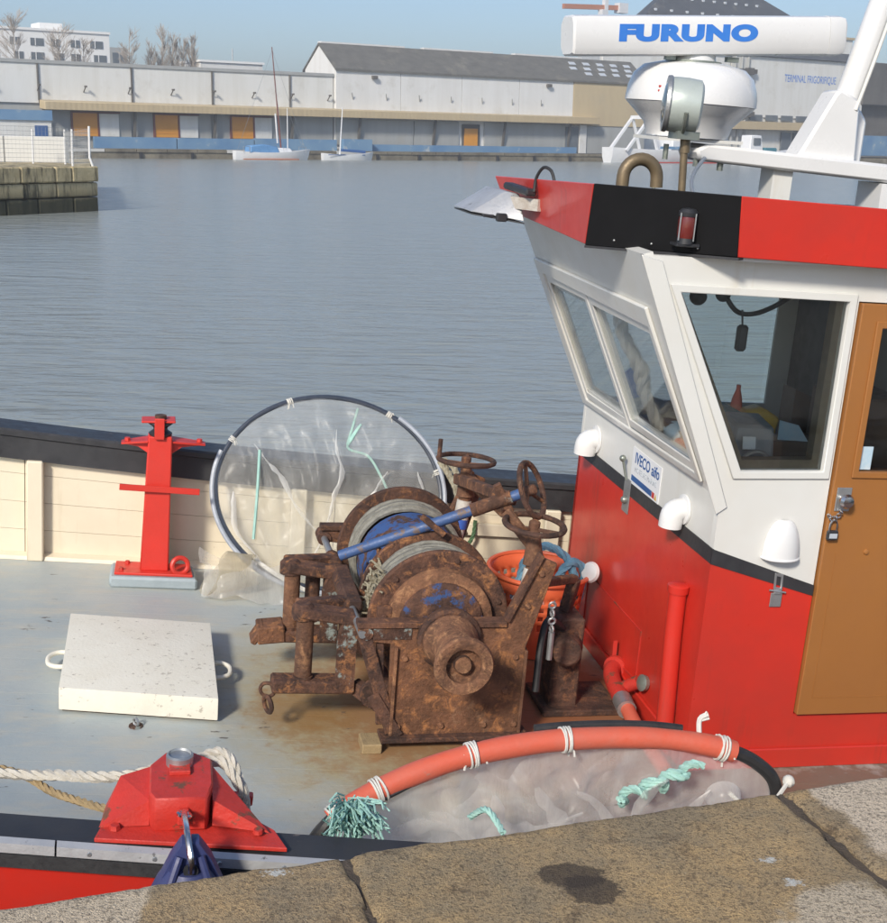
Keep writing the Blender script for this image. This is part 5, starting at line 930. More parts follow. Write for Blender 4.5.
# ropes on the near post
solo('mooring_rope', MB().rope([(-3.2, -0.75, 0.52), (-2.2, -1.12, 0.60), (-1.6, -1.335, 0.632), (-1.43, -1.42, 0.665), (-1.32, -1.50, 0.70), (-1.22, -1.535, 0.725), (-1.12, -1.495, 0.735), (-1.03, -1.515, 0.745), (-0.99, -1.545, 0.755), (-0.965, -1.58, 0.73), (-0.94, -1.60, 0.69), (-0.93, -1.58, 0.60)], 0.0165), M['rope_white'], 'thick white twisted mooring rope running left from the near bollard', 'rope', (-1.6, -1.33, 0.6))
solo('old_rope', MB().rope([(-2.0, -1.10, 0.56), (-1.75, -1.22, 0.61), (-1.56, -1.315, 0.622), (-1.45, -1.43, 0.62), (-1.36, -1.53, 0.64), (-1.30, -1.60, 0.66), (-1.22, -1.63, 0.66)], 0.012), M['rope_tan'], 'thinner tan rope dipping below the white mooring rope', 'rope', (-1.5, -1.4, 0.6))
solo('rope_coil', MB().rope([(-1.10, -1.478, 0.70), (-1.05, -1.488, 0.745), (-1.00, -1.515, 0.775), (-0.97, -1.55, 0.765), (-0.95, -1.575, 0.72), (-0.935, -1.575, 0.66), (-0.945, -1.54, 0.52)], 0.013), M['rope_white'], 'white rope turn round the right side of the near bollard', 'rope', (-0.98, -1.6, 0.8))
# fender
fd = thing('fender', 'navy blue fender wedged between the red hull and the quay stone', 'fender', (-1.10, -2.02, 0.3), BM)
fc = V((-1.095, -1.985, 0))
mk('body', MB().lathe([(0.02, 0.02), (0.10, 0.10), (0.135, 0.25), (0.14, 0.40), (0.130, 0.52), (0.108, 0.62), (0.078, 0.69), (0.055, 0.725)], fc, n=28), M['fender'], fd)
mk('lug', MB().prism([fc + V((-0.088, -0.028, 0.66)), fc + V((0.092, -0.028, 0.66)), fc + V((0.052, -0.022, 0.75)), fc + V((0.022, -0.022, 0.795)), fc + V((-0.020, -0.022, 0.795)), fc + V((-0.046, -0.022, 0.75))], (0, 0.05, 0)), M['fender'], fd, bevel=0.012, seg=2)
for a in (-0.07, 0.07): mk('rib', MB().tube([fc + V((a * 0.35, -0.03, 0.765)), fc + V((a * 0.9, -0.075, 0.66)), fc + V((a * 1.3, -0.11, 0.55))], 0.010, 8), M['fender'], fd)
mk('eye', MB().lathe([(0.018, 0), (0.018, 0.006)], fc + V((0.002, -0.046, 0.735)), (0, 1, 0), 14), M['black'], fd)
sh = thing('shackle', 'bright steel shackle joining the blue fender to the near bollard', 'shackle', (-1.10, -1.93, 0.78), BM)
mk('bow', MB().tube(smooth_path([(-1.104, -1.81, 0.765), (-1.106, -1.90, 0.800), (-1.102, -1.985, 0.812), (-1.094, -2.035, 0.775), (-1.092, -2.035, 0.735)], 0.01), 0.008, 8), M['chrome'], sh); mk('pin', MB().ring((-1.104, -1.805, 0.755), (0.3, 0.2, 1), 0.016, 0.006, 14, 6).ring((-1.104, -1.80, 0.740), (1, 0.3, 0.2), 0.014, 0.005, 14, 6), M['chrome'], sh)

# ---- winch
wi = thing('trawl_winch', 'rusty two drum trawl winch with handwheels standing on the deck', 'winch', (0.0, 0.5, 0), BM)
XA, ZA = -0.02, 0.49
def ylathe(prof, n=40): return MB().lathe(prof, (XA, 0, ZA), (0, 1, 0), n)
for nm, y in (('front_plate', -0.085), ('rear_plate', 1.12)):
    pts = [(-0.24, 0.05), (0.325, 0.045), (0.312, 0.44), (0.41, 0.80), (0.335, 0.83), (0.205, 0.535), (-0.385, 0.545), (-0.385, 0.475), (-0.25, 0.46), (-0.245, 0.22)]
    p = mk(nm, MB().prism([(x, y, z) for x, z in pts], (0, 0.022, 0)), M['rust'], wi, bevel=0.004)
    mk('top_rail', MB().span((-0.39, y - 0.014, 0.532), (0.22, y + 0.05, 0.556)), M['rust'], p, bevel=0.003)
    mk('foot_flange', MB().span((-0.27, y - 0.04, 0.042), (0.35, y + 0.06, 0.062)), M['rust_dark'], p, bevel=0.003)
    mk('bearing', MB().lathe([(0.095, -0.03), (0.095, 0.03)], (XA, y, ZA), (0, 1, 0), 20), M['rust_dark'], p)
    mk('arm_flange', MB().bar((0.22, y + 0.01, 0.56), (0.34, y + 0.01, 0.84), 0.06, 0.012, (1, 0, -0.4)), M['rust'], p)
for x, z in ((-0.20, 0.10), (-0.02, 0.10), (0.16, 0.10), (0.29, 0.10), (0.27, 0.40), (-0.19, 0.40), (0.24, 0.25), (0.30, 0.62), (0.345, 0.76)): mk('plate_bolt', MB().lathe([(0.014, 0), (0.012, 0.011)], (x, -0.0855, z), (0, -1, 0), 6), M['rust_orange'], wi)
mk('plate_rib', MB().span((-0.235, -0.103, 0.064), (-0.222, -0.087, 0.45)), M['rust_orange'], wi, bevel=0.002); mk('plate_rib', MB().span((0.305, -0.103, 0.064), (0.318, -0.087, 0.43)), M['rust_orange'], wi, bevel=0.002)
mk('grey_patch', MB().span((-0.325, -0.0905, 0.482), (-0.17, -0.0862, 0.528)), M['rust_grey'], wi)
mk('pivot_bolt', MB().lathe([(0.026, 0), (0.026, 0.010), (0.010, 0.012), (0.010, 0.016)], (-0.352, -0.086, 0.508), (0, -1, 0), 16), M['rust_grey'], wi)
mk('left_strut', MB().bar((-0.36, -0.075, 0.50), (-0.22, -0.075, 0.07), 0.03, 0.055).bar((-0.29, -0.06, 0.46), (-0.27, -0.06, 0.10), 0.02, 0.03), M['rust_dark'], wi, bevel=0.003)
mk('ratchet', MB().lathe([(0.055, -0.02), (0.055, 0.02)], (-0.30, -0.03, 0.22), (0, 1, 0), 12).bar((-0.31, -0.09, 0.24), (-0.20, -0.09, 0.06), 0.02, 0.05), M['rust_dark'], wi)
for x, z, r in ((0.24, 0.12, 0.03), (-0.18, 0.10, 0.03), (0.30, 0.42, 0.022)): mk('tie_tube', MB().cyl((x, -0.07, z), (x, 1.125, z), r, n=12), M['rust_dark'], wi)
for y in (-0.10, 1.08): [mk('wood_chock', MB().span((x_, y - 0.03, 0.0), (x_ + 0.08, y + 0.08, 0.042)), M['rope_tan'], wi, bevel=0.004) for x_ in (-0.345, 0.24)]
mk('shaft', ylathe([(0.035, -0.36), (0.035, 1.18)], 16), M['rust_dark'], wi)
def drum(y0, y1, core, corer, nm, R=0.305):
    o = mk(nm, ylathe([(R - 0.008, y0), (R, y0 + 0.006), (R, y0 + 0.020), (R - 0.006, y0 + 0.026), (corer, y0 + 0.030), (corer, y1 - 0.030), (R - 0.006, y1 - 0.026), (R, y1 - 0.020), (R, y1 - 0.006), (R - 0.008, y1)], 56), core, wi); return o
d1 = drum(0.10, 0.37, M['rust'], 0.16, 'near_drum', 0.298); d2 = mk('far_drum', ylathe([(0.15, 0.66), (0.15, 0.968), (0.299, 0.974), (0.305, 0.980), (0.305, 0.996), (0.298, 1.002), (0.05, 1.004)], 56), M['rust'], wi)
mk('drum_core', ylathe([(0.205, 0.38), (0.205, 0.655)], 40), M['rust_blue'], wi)
# wire wound on the drums
def windings(y0, y1, R, r, par, mat, seed=0):
    rr = random.Random(seed); pts = []; turns = int((y1 - y0) / (2 * r)); n = 40
    for i in range(turns * n + 1):
        a = 2 * math.pi * i / n; y = y0 + r + (y1 - y0 - 2 * r) * i / (turns * n); q = R + 0.004 * math.sin(a * 3.1 + i * 0.05) + rr.uniform(-0.001, 0.001)
        pts.append((XA + q * math.cos(a), y, ZA + q * math.sin(a)))
    return mk('wire_winding', MB().tube(pts, r * 1.05, 6), mat, par)
windings(0.128, 0.342, 0.256, 0.011, d1, M['wire'], 1); windings(0.80, 0.968, 0.250, 0.012, d2, M['wire'], 3)
mk('blue_core', ylathe([(0.235, 0.60), (0.238, 0.62), (0.238, 0.80)], 40), M['rust_blue2'], d2)
mk('winding_bed', ylathe([(0.250, 0.128), (0.250, 0.342)], 40), M['wire'], d1)
m = MB(); rr = random.Random(4)
for k in range(90):
    a = math.pi * rr.uniform(0.80, 1.02); y = rr.uniform(0.13, 0.33); q = 0.262
    p = V((XA + q * math.cos(a), y, ZA + q * math.sin(a))); e_ = V((rr.uniform(-1, 0.2), rr.uniform(-1, 1), rr.uniform(-0.6, 1))) * 0.03
    m.tube([p, p + e_ + V((-0.012, 0, 0.01)), p + e_ * 1.6 + V((0, 0, -0.01))], 0.0045, 5)
mk('frayed_strands', m, M['rag'], d1)
mk('brake_ring', ylathe([(0.20, 0.055), (0.22, 0.06), (0.225, 0.099)], 44), M['rust_orange'], wi); mk('brake_drum', ylathe([(0.155, 0.03), (0.175, 0.04), (0.178, 0.056)], 40), M['rust_blue'], wi)
mk('brake_lug', MB().box((XA - 0.235, 0.075, ZA + 0.03), (0.06, 0.04, 0.08)).lathe([(0.014, 0), (0.014, 0.015)], (XA - 0.24, 0.056, ZA + 0.03), (0, -1, 0), 8), M['rust'], wi, bevel=0.004)
for k in range(6):
    a = k * math.pi / 3 + 0.3; mk('flange_bolt', MB().lathe([(0.012, 0), (0.010, 0.012)], (XA + 0.262 * math.cos(a), 0.100, ZA + 0.262 * math.sin(a)), (0, -1, 0), 6), M['rust_dark'], d1)
hd = mk('warping_head', ylathe([(0.02, -0.352), (0.030, -0.352), (0.034, -0.340), (0.062, -0.338), (0.070, -0.352), (0.070, -0.376), (0.090, -0.386), (0.112, -0.384), (0.118, -0.370), (0.114, -0.352), (0.096, -0.325), (0.086, -0.28), (0.085, -0.22), (0.094, -0.175), (0.110, -0.150), (0.114, -0.135), (0.105, -0.118), (0.09, -0.108)], 40), M['rust_orange'], wi, ang=50)
mk('head_nut', ylathe([(0.030, -0.372), (0.034, -0.366), (0.034, -0.345)], 10), M['rust_orange'], hd); mk('head_collar', ylathe([(0.118, -0.125), (0.13, -0.115), (0.128, -0.088)], 32), M['rust'], hd)
# level wind gear on the left
rod = mk('guide_rod', MB().cyl((-0.37, -0.10, 0.508), (-0.37, 1.20, 0.490), 0.016, n=12), M['steel'], wi)
mk('rod_end', MB().ball((-0.37, 1.20, 0.49), 0.034, 12, 8).lathe([(0.034, 0), (0.034, 0.05)], (-0.37, 1.16, 0.49), (0, -1, 0), 12), M['rust_dark'], wi)
pts = [(-0.37 + 0.026 * math.cos(a), 0.62 + 0.23 * a / (2 * math.pi * 11), 0.5 + 0.026 * math.sin(a)) for a in [2 * math.pi * i / 12 for i in range(12 * 11 + 1)]]
mk('spring', MB().tube(pts, 0.0065, 6), M['rust'], rod)
mk('sliding_sleeve', MB().cyl((-0.37, 0.18, 0.505), (-0.37, 0.62, 0.500), 0.036, n=14).box((-0.36, 0.40, 0.52), (0.06, 0.44, 0.04)), M['rust'], rod, bevel=0.004)
mk('cross_brace', MB().bar((-0.37, 1.17, 0.50), (-0.10, 1.13, 0.52), 0.06, 0.07), M['rust_dark'], wi, bevel=0.006)
for y, zb in ((0.10, 0.0), (0.62, 0.0)):
    br_ = mk('roller_bracket', MB().bar((-0.60, y, 0.535), (-0.37, y, 0.500), 0.10, 0.045).bar((-0.60, y + 0.05, 0.54), (-0.37, y + 0.16, 0.51), 0.06, 0.04).bar((-0.41, y, 0.50), (-0.41, y, 0.20), 0.09, 0.04).bar((-0.70, y, 0.215), (-0.36, y, 0.205), 0.10, 0.055), M['rust'], wi, bevel=0.008)
    mk('roller', MB().lathe([(0.036, 0.245), (0.036, 0.50)], (-0.572, y, 0), n=18), M['rust_orange'], br_)
    mk('roller_cap', MB().lathe([(0.045, 0.50), (0.045, 0.55), (0.03, 0.565)], (-0.585, y, 0), n=14), M['rust'], br_); mk('roller_seat', MB().lathe([(0.042, 0.225), (0.042, 0.25)], (-0.572, y, 0), n=14), M['rust'], br_)
    mk('bracket_web', MB().prism([(-0.445, y - 0.052, 0.19), (-0.365, y - 0.052, 0.19), (-0.365, y - 0.052, 0.48), (-0.41, y - 0.052, 0.50), (-0.445, y - 0.052, 0.44)], (0, 0.008, 0)), M['rust_grey'], br_)
mk('second_roller', MB().lathe([(0.034, 0.24), (0.034, 0.50)], (-0.47, 0.70, 0), n=16), M['rust_dark'], wi)
mk('claw', MB().bar((-0.72, 0.62, 0.22), (-0.60, 0.62, 0.23), 0.12, 0.08).bar((-0.74, 0.62, 0.18), (-0.69, 0.62, 0.26), 0.10, 0.03), M['rust'], wi, bevel=0.006)
sk_ = mk('hanging_shackle', MB().ring((-0.715, 0.08, 0.195), (0.3, 1, 0), 0.030, 0.008, 18, 6).ring((-0.712, 0.07, 0.135), (1, 0.4, 0.1), 0.034, 0.010, 18, 6), M['rust_dark'], wi)
mk('lower_link', MB().bar((-0.36, 0.10, 0.20), (-0.24, 0.0, 0.14), 0.05, 0.06).bar((-0.36, 0.62, 0.20), (-0.20, 0.62, 0.12), 0.05, 0.06), M['rust_dark'], wi, bevel=0.005)
# operating bar and handwheels
b0, b1 = V((-0.395, 0.44, 0.645)), V((0.325, 0.24, 0.995))
mk('blue_bar', MB().tube([b0, b1], 0.023, 14), M['blue_bar'], wi, ang=60); dv = (b1 - b0).normalized()
mk('bar_joint', MB().tube([b1 - dv * 0.22, b1 - dv * 0.04], 0.030, 12), M['rust_grey'], wi); mk('hanging_strap', MB().bar(b0 + V((0.16, -0.04, 0.05)), b0 + V((0.18, -0.06, -0.16)), 0.02, 0.012), M['rust_grey'], wi)
mk('bar_lever', MB().bar(b0 + dv * 0.40 + V((-0.03, -0.02, 0.05)), b0 + dv * 0.46 + V((0.02, -0.03, -0.05)), 0.02, 0.025), M['rust'], wi, bevel=0.003); mk('bar_lever', MB().bar(b1 - dv * 0.10 + V((-0.015, 0, 0.075)), b1 - dv * 0.06 + V((0.02, 0, -0.06)), 0.03, 0.035), M['rust'], wi, bevel=0.003)
def handwheel(c, axis, R, handle, nm='handwheel'):
    c = V(c); a = V(axis).normalized(); e_ = a.orthogonal().normalized(); g_ = a.cross(e_)
    w = mk(nm, MB().ring(c, a, R, 0.0125, 36, 8), M['rust_dark'], wi)
    m = MB()
    for k in range(3):
        t_ = k * 2 * math.pi / 3 + 0.5; m.tube([c - a * 0.02, c + (e_ * math.cos(t_) + g_ * math.sin(t_)) * R], 0.009, 6)
    mk('spokes', m, M['rust'], w); mk('hub', MB().lathe([(0.024, -0.05), (0.024, 0.012), (0.014, 0.02)], c, a, 12), M['rust'], w)
    if handle is not None:
        h = c + V(handle) ; mk('crank_handle', MB().tube([h, h + a * 0.10], 0.011, 8), M['rust_dark'], w)
handwheel((0.355, 0.10, 0.905), (0.05, -0.05, 1), 0.125, None); handwheel((0.285, 1.05, 0.915), (0.03, 0.05, 1), 0.135, (-0.135, 0, 0)); handwheel(b1 + dv * 0.05, (dv.x, dv.y - 0.35, dv.z + 0.05), 0.118, None)
for y, x in ((0.10, 0.355), (1.05, 0.285)):
    mk('spindle', MB().tube([(x, y, 0.90), (x + 0.005, y - 0.02, 0.74)], [0.02, 0.045], 12).tube([(x + 0.005, y - 0.02, 0.75), (x - 0.04, y - 0.05, 0.45)], 0.028, 12), M['rust_orange'], wi)
    mk('tape_wrap', MB().tube([(x + 0.002, y - 0.024, 0.72), (x - 0.012, y - 0.034, 0.63)], 0.036, 12).tube([(x - 0.018, y - 0.038, 0.585), (x - 0.034, y - 0.048, 0.49)], 0.031, 12), M['tape_w'], wi); mk('blue_tape', MB().tube([(x - 0.012, y - 0.034, 0.63), (x - 0.018, y - 0.038, 0.585)], 0.037, 12), M['tape_b'], wi)
    mk('wheel_arm', MB().bar((x + 0.01, y + 0.0, 0.80), (x - 0.10, y + (0.10 if y < 1 else -0.10), 0.93), 0.03, 0.05) if y < 1 else MB().bar((x, y, 0.84), (x + 0.12, y - 0.35, 0.76), 0.05, 0.045), M['rust_orange'], wi, bevel=0.006)
mk('rear_arms', MB().bar((0.36, 0.06, 0.66), (0.62, 0.28, 0.60), 0.04, 0.035).bar((0.31, 0.30, 0.95), (0.24, 1.02, 0.83), 0.04, 0.05), M['rust'], wi, bevel=0.005)
mo = mk('drive_motor', MB().bar((0.60, 0.28, 0.02), (0.60, 0.28, 0.44), 0.13, 0.16, (0, 1, 0)).lathe([(0.075, 0), (0.08, 0.06), (0.06, 0.16)], (0.60, 0.28, 0.30), (-0.2, -1, 0.1), 16).bar((0.60, 0.30, 0.44), (0.62, 0.28, 0.60), 0.05, 0.05), M['rust_dark'], wi, bevel=0.008)
mk('motor_hose', MB().tube(smooth_path([(0.56, 0.20, 0.40), (0.46, 0.10, 0.48), (0.42, 0.05, 0.40), (0.40, 0.0, 0.20)], 0.02), 0.016, 10), M['rubber'], mo)
mk('motor_bed', MB().span((0.50, 0.15, 0.0005), (0.86, 0.45, 0.03)), M['rust_dark'], wi, bevel=0.004)
mk('drive_chain', MB().ring((0.425, -0.03, 0.60), (0, 1, 0.2), 0.014, 0.005, 12, 5).ring((0.428, -0.03, 0.565), (1, 0.2, 0), 0.014, 0.005, 12, 5).ring((0.43, -0.03, 0.53), (0, 1, 0.2), 0.014, 0.005, 12, 5).ring((0.432, -0.03, 0.495), (1, 0.2, 0), 0.014, 0.005, 12, 5).cyl((0.433, -0.03, 0.48), (0.434, -0.03, 0.36), 0.013, n=8), M['steel'], wi)
mk('brake_wire', MB().tube([(0.16, 0.06, 0.44), (0.33, -0.02, 0.52)], 0.006, 6), M['steel'], wi)

# ---- orange basket
bk = thing('fish_basket', 'orange perforated plastic basket between the winch and the wheelhouse', 'basket', (0.665, 0.93, 0), BM)
bc_ = V((0.665, 0.93, 0)); N = 56; hs_ = [0.0, 0.05, 0.15, 0.19, 0.21, 0.235, 0.255, 0.28, 0.30, 0.325, 0.345, 0.40]; vs = []
def brad(h): return 0.185 + 0.055 * h / 0.40
for h in hs_:
    for i in range(N): a = 2 * math.pi * i / N; vs.append(bc_ + V((brad(h) * math.cos(a), brad(h) * math.sin(a), h + 0.004)))
fs = []
for j in range(len(hs_) - 1):
    for i in range(N):
        if j in (2, 4, 6, 8) and i % 2 == 0: continue
        fs.append((j * N + i, j * N + (i + 1) % N, (j + 1) * N + (i + 1) % N, (j + 1) * N + i))
fs.append(tuple(range(N - 1, -1, -1)))
bb = mk('basket_body', MB().add(vs, fs), M['orange_plastic'], bk); sd_ = bb.modifiers.new('thick', 'SOLIDIFY'); sd_.thickness = 0.004
mk('rim', MB().ring(bc_ + V((0, 0, 0.404)), (0, 0, 1), brad(0.40) + 0.006, 0.012, 44, 8), M['orange_plastic'], bk)
solo('blue_rope', MB().rope([(0.55, 0.85, 0.30), (0.57, 0.87, 0.46), (0.66, 0.86, 0.545), (0.78, 0.84, 0.48), (0.83, 0.80, 0.33)], 0.022).rope([(0.72, 0.82, 0.30), (0.74, 0.82, 0.42), (0.80, 0.82, 0.48), (0.865, 0.84, 0.42), (0.86, 0.86, 0.28)], 0.022).rope([(0.50, 0.95, 0.2), (0.62, 1.02, 0.33), (0.75, 0.99, 0.33), (0.8, 0.9, 0.2)], 0.022), M['rope_blue'], 'light blue rope looped in the orange basket', 'rope', (0.7, 0.88, 0.2))
solo('net_float', MB().lathe([(0.012, -0.02), (0.045, -0.014), (0.052, 0), (0.045, 0.014), (0.012, 0.02)], (0.885, 0.80, 0.435), (-0.8, -0.5, 0.3), 20), M['whitebright'], 'small white float on the basket rim by the red wheelhouse', 'float', (0.885, 0.80, 0.43))
solo('green_cord', MB().rope([(0.47, yf(0.47) - 0.04, 0.36), (0.46, yf(0.47) - 0.05, 0.27), (0.50, yf(0.5) - 0.055, 0.20), (0.55, yf(0.55) - 0.055, 0.27), (0.56, yf(0.56) - 0.04, 0.36)], 0.012).rope([(0.50, yf(0.5) - 0.05, 0.20), (0.52, yf(0.52) - 0.05, 0.10)], 0.012), M['rope_green'], 'dark green cord hanging on the far bulwark behind the winch', 'cord', (0.5, yf(0.5), 0.2))
solo('frayed_line', MB().rope([(0.33, 1.80, 0.70), (0.36, 1.70, 0.66), (0.38, 1.55, 0.60), (0.36, 1.4, 0.50)], 0.02).rope([(0.33, 1.80, 0.71), (0.39, 1.72, 0.69), (0.41, 1.6, 0.58), (0.40, 1.4, 0.42)], 0.018), M['rag'], 'frayed whitish line bunched beside the right edge of the upright hoop', 'line', (0.36, 1.6, 0.6))

# ---- plastic hoops
def film_disc(center, pathfn, nr=22, na=96, amp=0.03, seed=0, normal=(0, 1, 0), pleat=0.012, r0=0.0):
    vs = [V(center) + V(normal) * mn.noise(V((seed, 0, 0))) * amp]; nrm = V(normal)
    for j in range(1, nr + 1):
        f = j / nr
        for i in range(na):
            a = 2 * math.pi * i / na; p = V(center).lerp(pathfn(a), f)
            env = math.sin(math.pi * min(1, f)) ** 0.6 if f < 1 else 0
            dsp = mn.noise(V((p.x * 3.0 + seed, p.z * 2.0, seed))) * amp * 1.6 + abs(mn.noise(V((p.x * 8.0 + p.z * 2.5 + seed * 2, p.z * 1.6, p.y)))) * amp * 2.4 + abs(mn.noise(V((p.x * 4.0 - p.z * 6.0, p.z * 2.0 + seed, seed)))) * amp * 1.8
            dsp += (abs(math.sin(a * 7 + 2 * math.sin(a * 3 + seed) + 5 * mn.noise(V((a * 2, f * 1.5, seed))))) ** 0.5 - 0.6) * pleat * f * 1.3
            vs.append(p + nrm * dsp * env)
    fs = [(0, 1 + i, 1 + (i + 1) % na) for i in range(na)] + [(1 + (j - 1) * na + i, 1 + j * na + i, 1 + j * na + (i + 1) % na, 1 + (j - 1) * na + (i + 1) % na) for j in range(1, nr) for i in range(na)]
    return MB().add(vs, fs)
def tie(par, p, t, r, seed, mat='string', L=0.05):
    q = random.Random(seed); p = V(p); t = V(t).normalized(); m = MB()
    for k in range(4): m.ring(p + t * (k - 1.5) * 0.008, t + V((q.uniform(-.15, .15), q.uniform(-.15, .15), 0)), r + 0.0012, 0.0036, 14, 5)
    for k in range(3):
        d_ = V((q.uniform(-1, 1), q.uniform(-1, 0.2), q.uniform(-1, 0.6))).normalized(); m.tube([p + d_ * r * 0.9, p + d_ * (r + L * 0.12), p + d_ * (r + L * 0.2) + V((0, 0, -L * 0.22))], 0.0035, 5)
    return mk('tie', m, M[mat], par)
hc1 = V((-0.255, 1.83, 0.505)); hu = V((1, -0.15, 0)).normalized(); hv = V((0.02, 0.37, 0.93)).normalized()
def h1(a): return hc1 + hu * (0.602 * math.cos(a)) + hv * (0.515 * math.sin(a))
hp1 = thing('hoop_net', 'upright black hoop with clear plastic film leaning on the far bulwark', 'hoop net', tuple(h1(-math.pi / 2)), BM, 'plastic film hoops')
mk('hoop', MB().tube([h1(2 * math.pi * i / 90) for i in range(90)], 0.0135, 10, True), M['hosepipe'], hp1)
mk('inner_hoop', MB().tube([hc1 + (h1(a) - hc1) * 1.035 + V((0, -0.012, 0)) for a in [math.pi * (0.88 + 0.75 * i / 50) for i in range(51)]], 0.013, 8), M['greypipe'], hp1)
mk('inner_hoop', MB().tube([hc1 + (h1(a) - hc1) * 1.03 + V((0, -0.012, 0)) for a in [math.pi * (-0.12 + 0.42 * i / 30) for i in range(31)]], 0.012, 8), M['greypipe'], hp1)
hn = hu.cross(hv).normalized()
mk('film', film_disc(hc1, h1, amp=0.045, seed=3.3, normal=hn, pleat=0.016), M['film'], hp1, ang=180)
mk('film', film_disc(hc1 + V((0.02, -0.05, -0.05)), lambda a: hc1 + (h1(a) - hc1) * 0.985, amp=0.05, seed=8.1, normal=hn, pleat=0.02, nr=16), M['film'], hp1, ang=180)
for i, a in enumerate((0.28, 1.02, 1.95, 2.62, 4.42)): tie(hp1, h1(a), h1(a + 0.01) - h1(a), 0.015, 50 + i, L=0.07)
m = MB(); vs = []; N1, N2 = 26, 20
for j in range(N2 + 1):
    for i in range(N1 + 1):
        u, v = i / N1, j / N2; x = -0.93 + 0.50 * u; y = 1.63 - 0.05 * math.sin(u * 3) - 0.16 * (1 - v) * (0.5 + u * 0.3); z = 0.015 + 0.26 * v * (1 - 0.55 * u) + 0.03 * math.sin(u * 5 + v * 3)
        q = V((x, y, z)); dn = mn.noise(q * 7) * 0.05 + mn.noise(q * 19) * 0.02
        vs.append((x + dn * 0.6, y + dn, max(0.006, z + dn * 0.5)))
m.add(vs, [(j * (N1 + 1) + i, j * (N1 + 1) + i + 1, (j + 1) * (N1 + 1) + i + 1, (j + 1) * (N1 + 1) + i) for j in range(N2) for i in range(N1)])
mk('film_skirt', m, M['film_thick'], hp1, ang=180)
vs = []                                              # yellowed open tube end of the film
for j in range(13):
    for i in range(24):
        a = 2 * math.pi * i / 24; f = j / 12
        q = V((-0.86 + 0.20 * f, 1.60 + 0.03 * f, 0.13)) + V((0.02 * math.sin(2 * a) + 0.05 * math.sin(a) * (1 - f), 0.075 * math.cos(a) * (1 - 0.4 * f), 0.115 * math.sin(a) * (1 - 0.25 * f)))
        dn = mn.noise(q * 9) * 0.025; vs.append(q + V((dn, dn, dn * 0.4)))
mk('film_cuff', MB().add(vs, [(j * 24 + i, j * 24 + (i + 1) % 24, (j + 1) * 24 + (i + 1) % 24, (j + 1) * 24 + i) for j in range(12) for i in range(24)]), M['film_brown'], hp1, ang=180)
mk('mint_line', MB().tube(smooth_path([(-0.63, 1.88, 0.72), (-0.64, 1.80, 0.50), (-0.655, 1.74, 0.27)], 0.03), 0.008, 6), M['rope_mint'], hp1); mk('mint_line', MB().tube(smooth_path([(-0.10, 2.0, 0.93), (-0.13, 1.95, 0.84), (-0.16, 1.90, 0.75), (-0.09, 1.93, 0.86), (-0.16, 1.90, 0.74), (-0.05, 1.87, 0.70), (0.02, 1.83, 0.60), (0.06, 1.80, 0.52)], 0.02), 0.007, 6), M['rope_mint'], hp1)
mk('white_band', MB().tube(smooth_path([h1(4.0) + V((0, -0.04, 0.03)), h1(4.3) + V((0, -0.05, 0.02)), h1(4.55) + V((0, -0.05, -0.01))], 0.03), 0.012, 6), M['string'], hp1)

H2 = [V(p) for p in ((-0.70, -1.565, 0.560), (-0.55, -1.515, 0.635), (-0.33, -1.475, 0.700), (-0.10, -1.455, 0.735), (0.12, -1.455, 0.748), (0.34, -1.465, 0.742), (0.53, -1.485, 0.712), (0.64, -1.495, 0.662), (0.705, -1.50, 0.585), (0.72, -1.47, 0.42), (0.62, -1.38, 0.18), (0.35, -1.31, 0.04), (0.0, -1.30, 0.025), (-0.38, -1.34, 0.04), (-0.64, -1.43, 0.20), (-0.74, -1.53, 0.42))]
cl = smooth_path(H2[-2:] + H2 + H2[:3], 0.02)
i0 = min(range(len(cl)), key=lambda i: (cl[i] - H2[0]).length); i1 = len(cl) - 1 - min(range(len(cl)), key=lambda i: (cl[-1 - i] - H2[0]).length)
loop = cl[i0:i1]
hp2 = thing('hoop_net', 'low hoop with orange tube sleeve and milky film along the near rail', 'hoop net', (0.0, -1.30, 0.0), BM, 'plastic film hoops')
mk('hoop', MB().tube(loop, 0.021, 10, True), M['rubber'], hp2)
ke = min(range(len(loop)), key=lambda i: (loop[i] - V((0.575, -1.49, 0.70))).length)
sl_ = loop[1:ke]
mk('orange_sleeve', MB().tube(sl_, [0.0335 + 0.004 * mn.noise(p * 6) for p in sl_], 18), M['orange_tube'], hp2, ang=60)
mk('back_pipe', MB().tube([p + V((0, 0.06, 0.014)) for p in loop[int(ke * 0.52):int(ke * 0.9)]], 0.013, 8), M['rubber'], hp2)
ctr = sum(loop, V((0, 0, 0))) / len(loop)
def h2(a):
    f = (a / (2 * math.pi)) % 1 * len(loop); i = int(f) % len(loop); return loop[i].lerp(loop[(i + 1) % len(loop)], f - int(f))
mk('film', film_disc(ctr + V((0, -0.03, 0)), h2, amp=0.024, seed=14.2, normal=(0, 1, 0), pleat=0.030, nr=26, na=130), M['film_thick'], hp2, ang=180)
mk('film', film_disc(ctr + V((0.05, -0.09, 0.05)), lambda a: ctr + (h2(a) - ctr) * 0.98 + V((0, -0.008, 0)), amp=0.030, seed=21.7, normal=(0, 1, 0), pleat=0.034, nr=22, na=110), M['film_thick'], hp2, ang=180)
for i, f in enumerate((0.02, 0.13, 0.36, 0.575, 0.985)):
    k = min(int(f * ke), ke - 3); k = max(k, 2); tie(hp2, loop[k], loop[k + 2] - loop[k - 2], 0.036, 80 + i, L=0.06)
mk('film_cup', MB().lathe([(0.055, 0), (0.048, 0.03), (0.03, 0.05), (0.01, 0.055)], (0.50, -1.56, 0.60), (-0.2, -0.9, -0.2), 20), M['film_thick'], hp2)
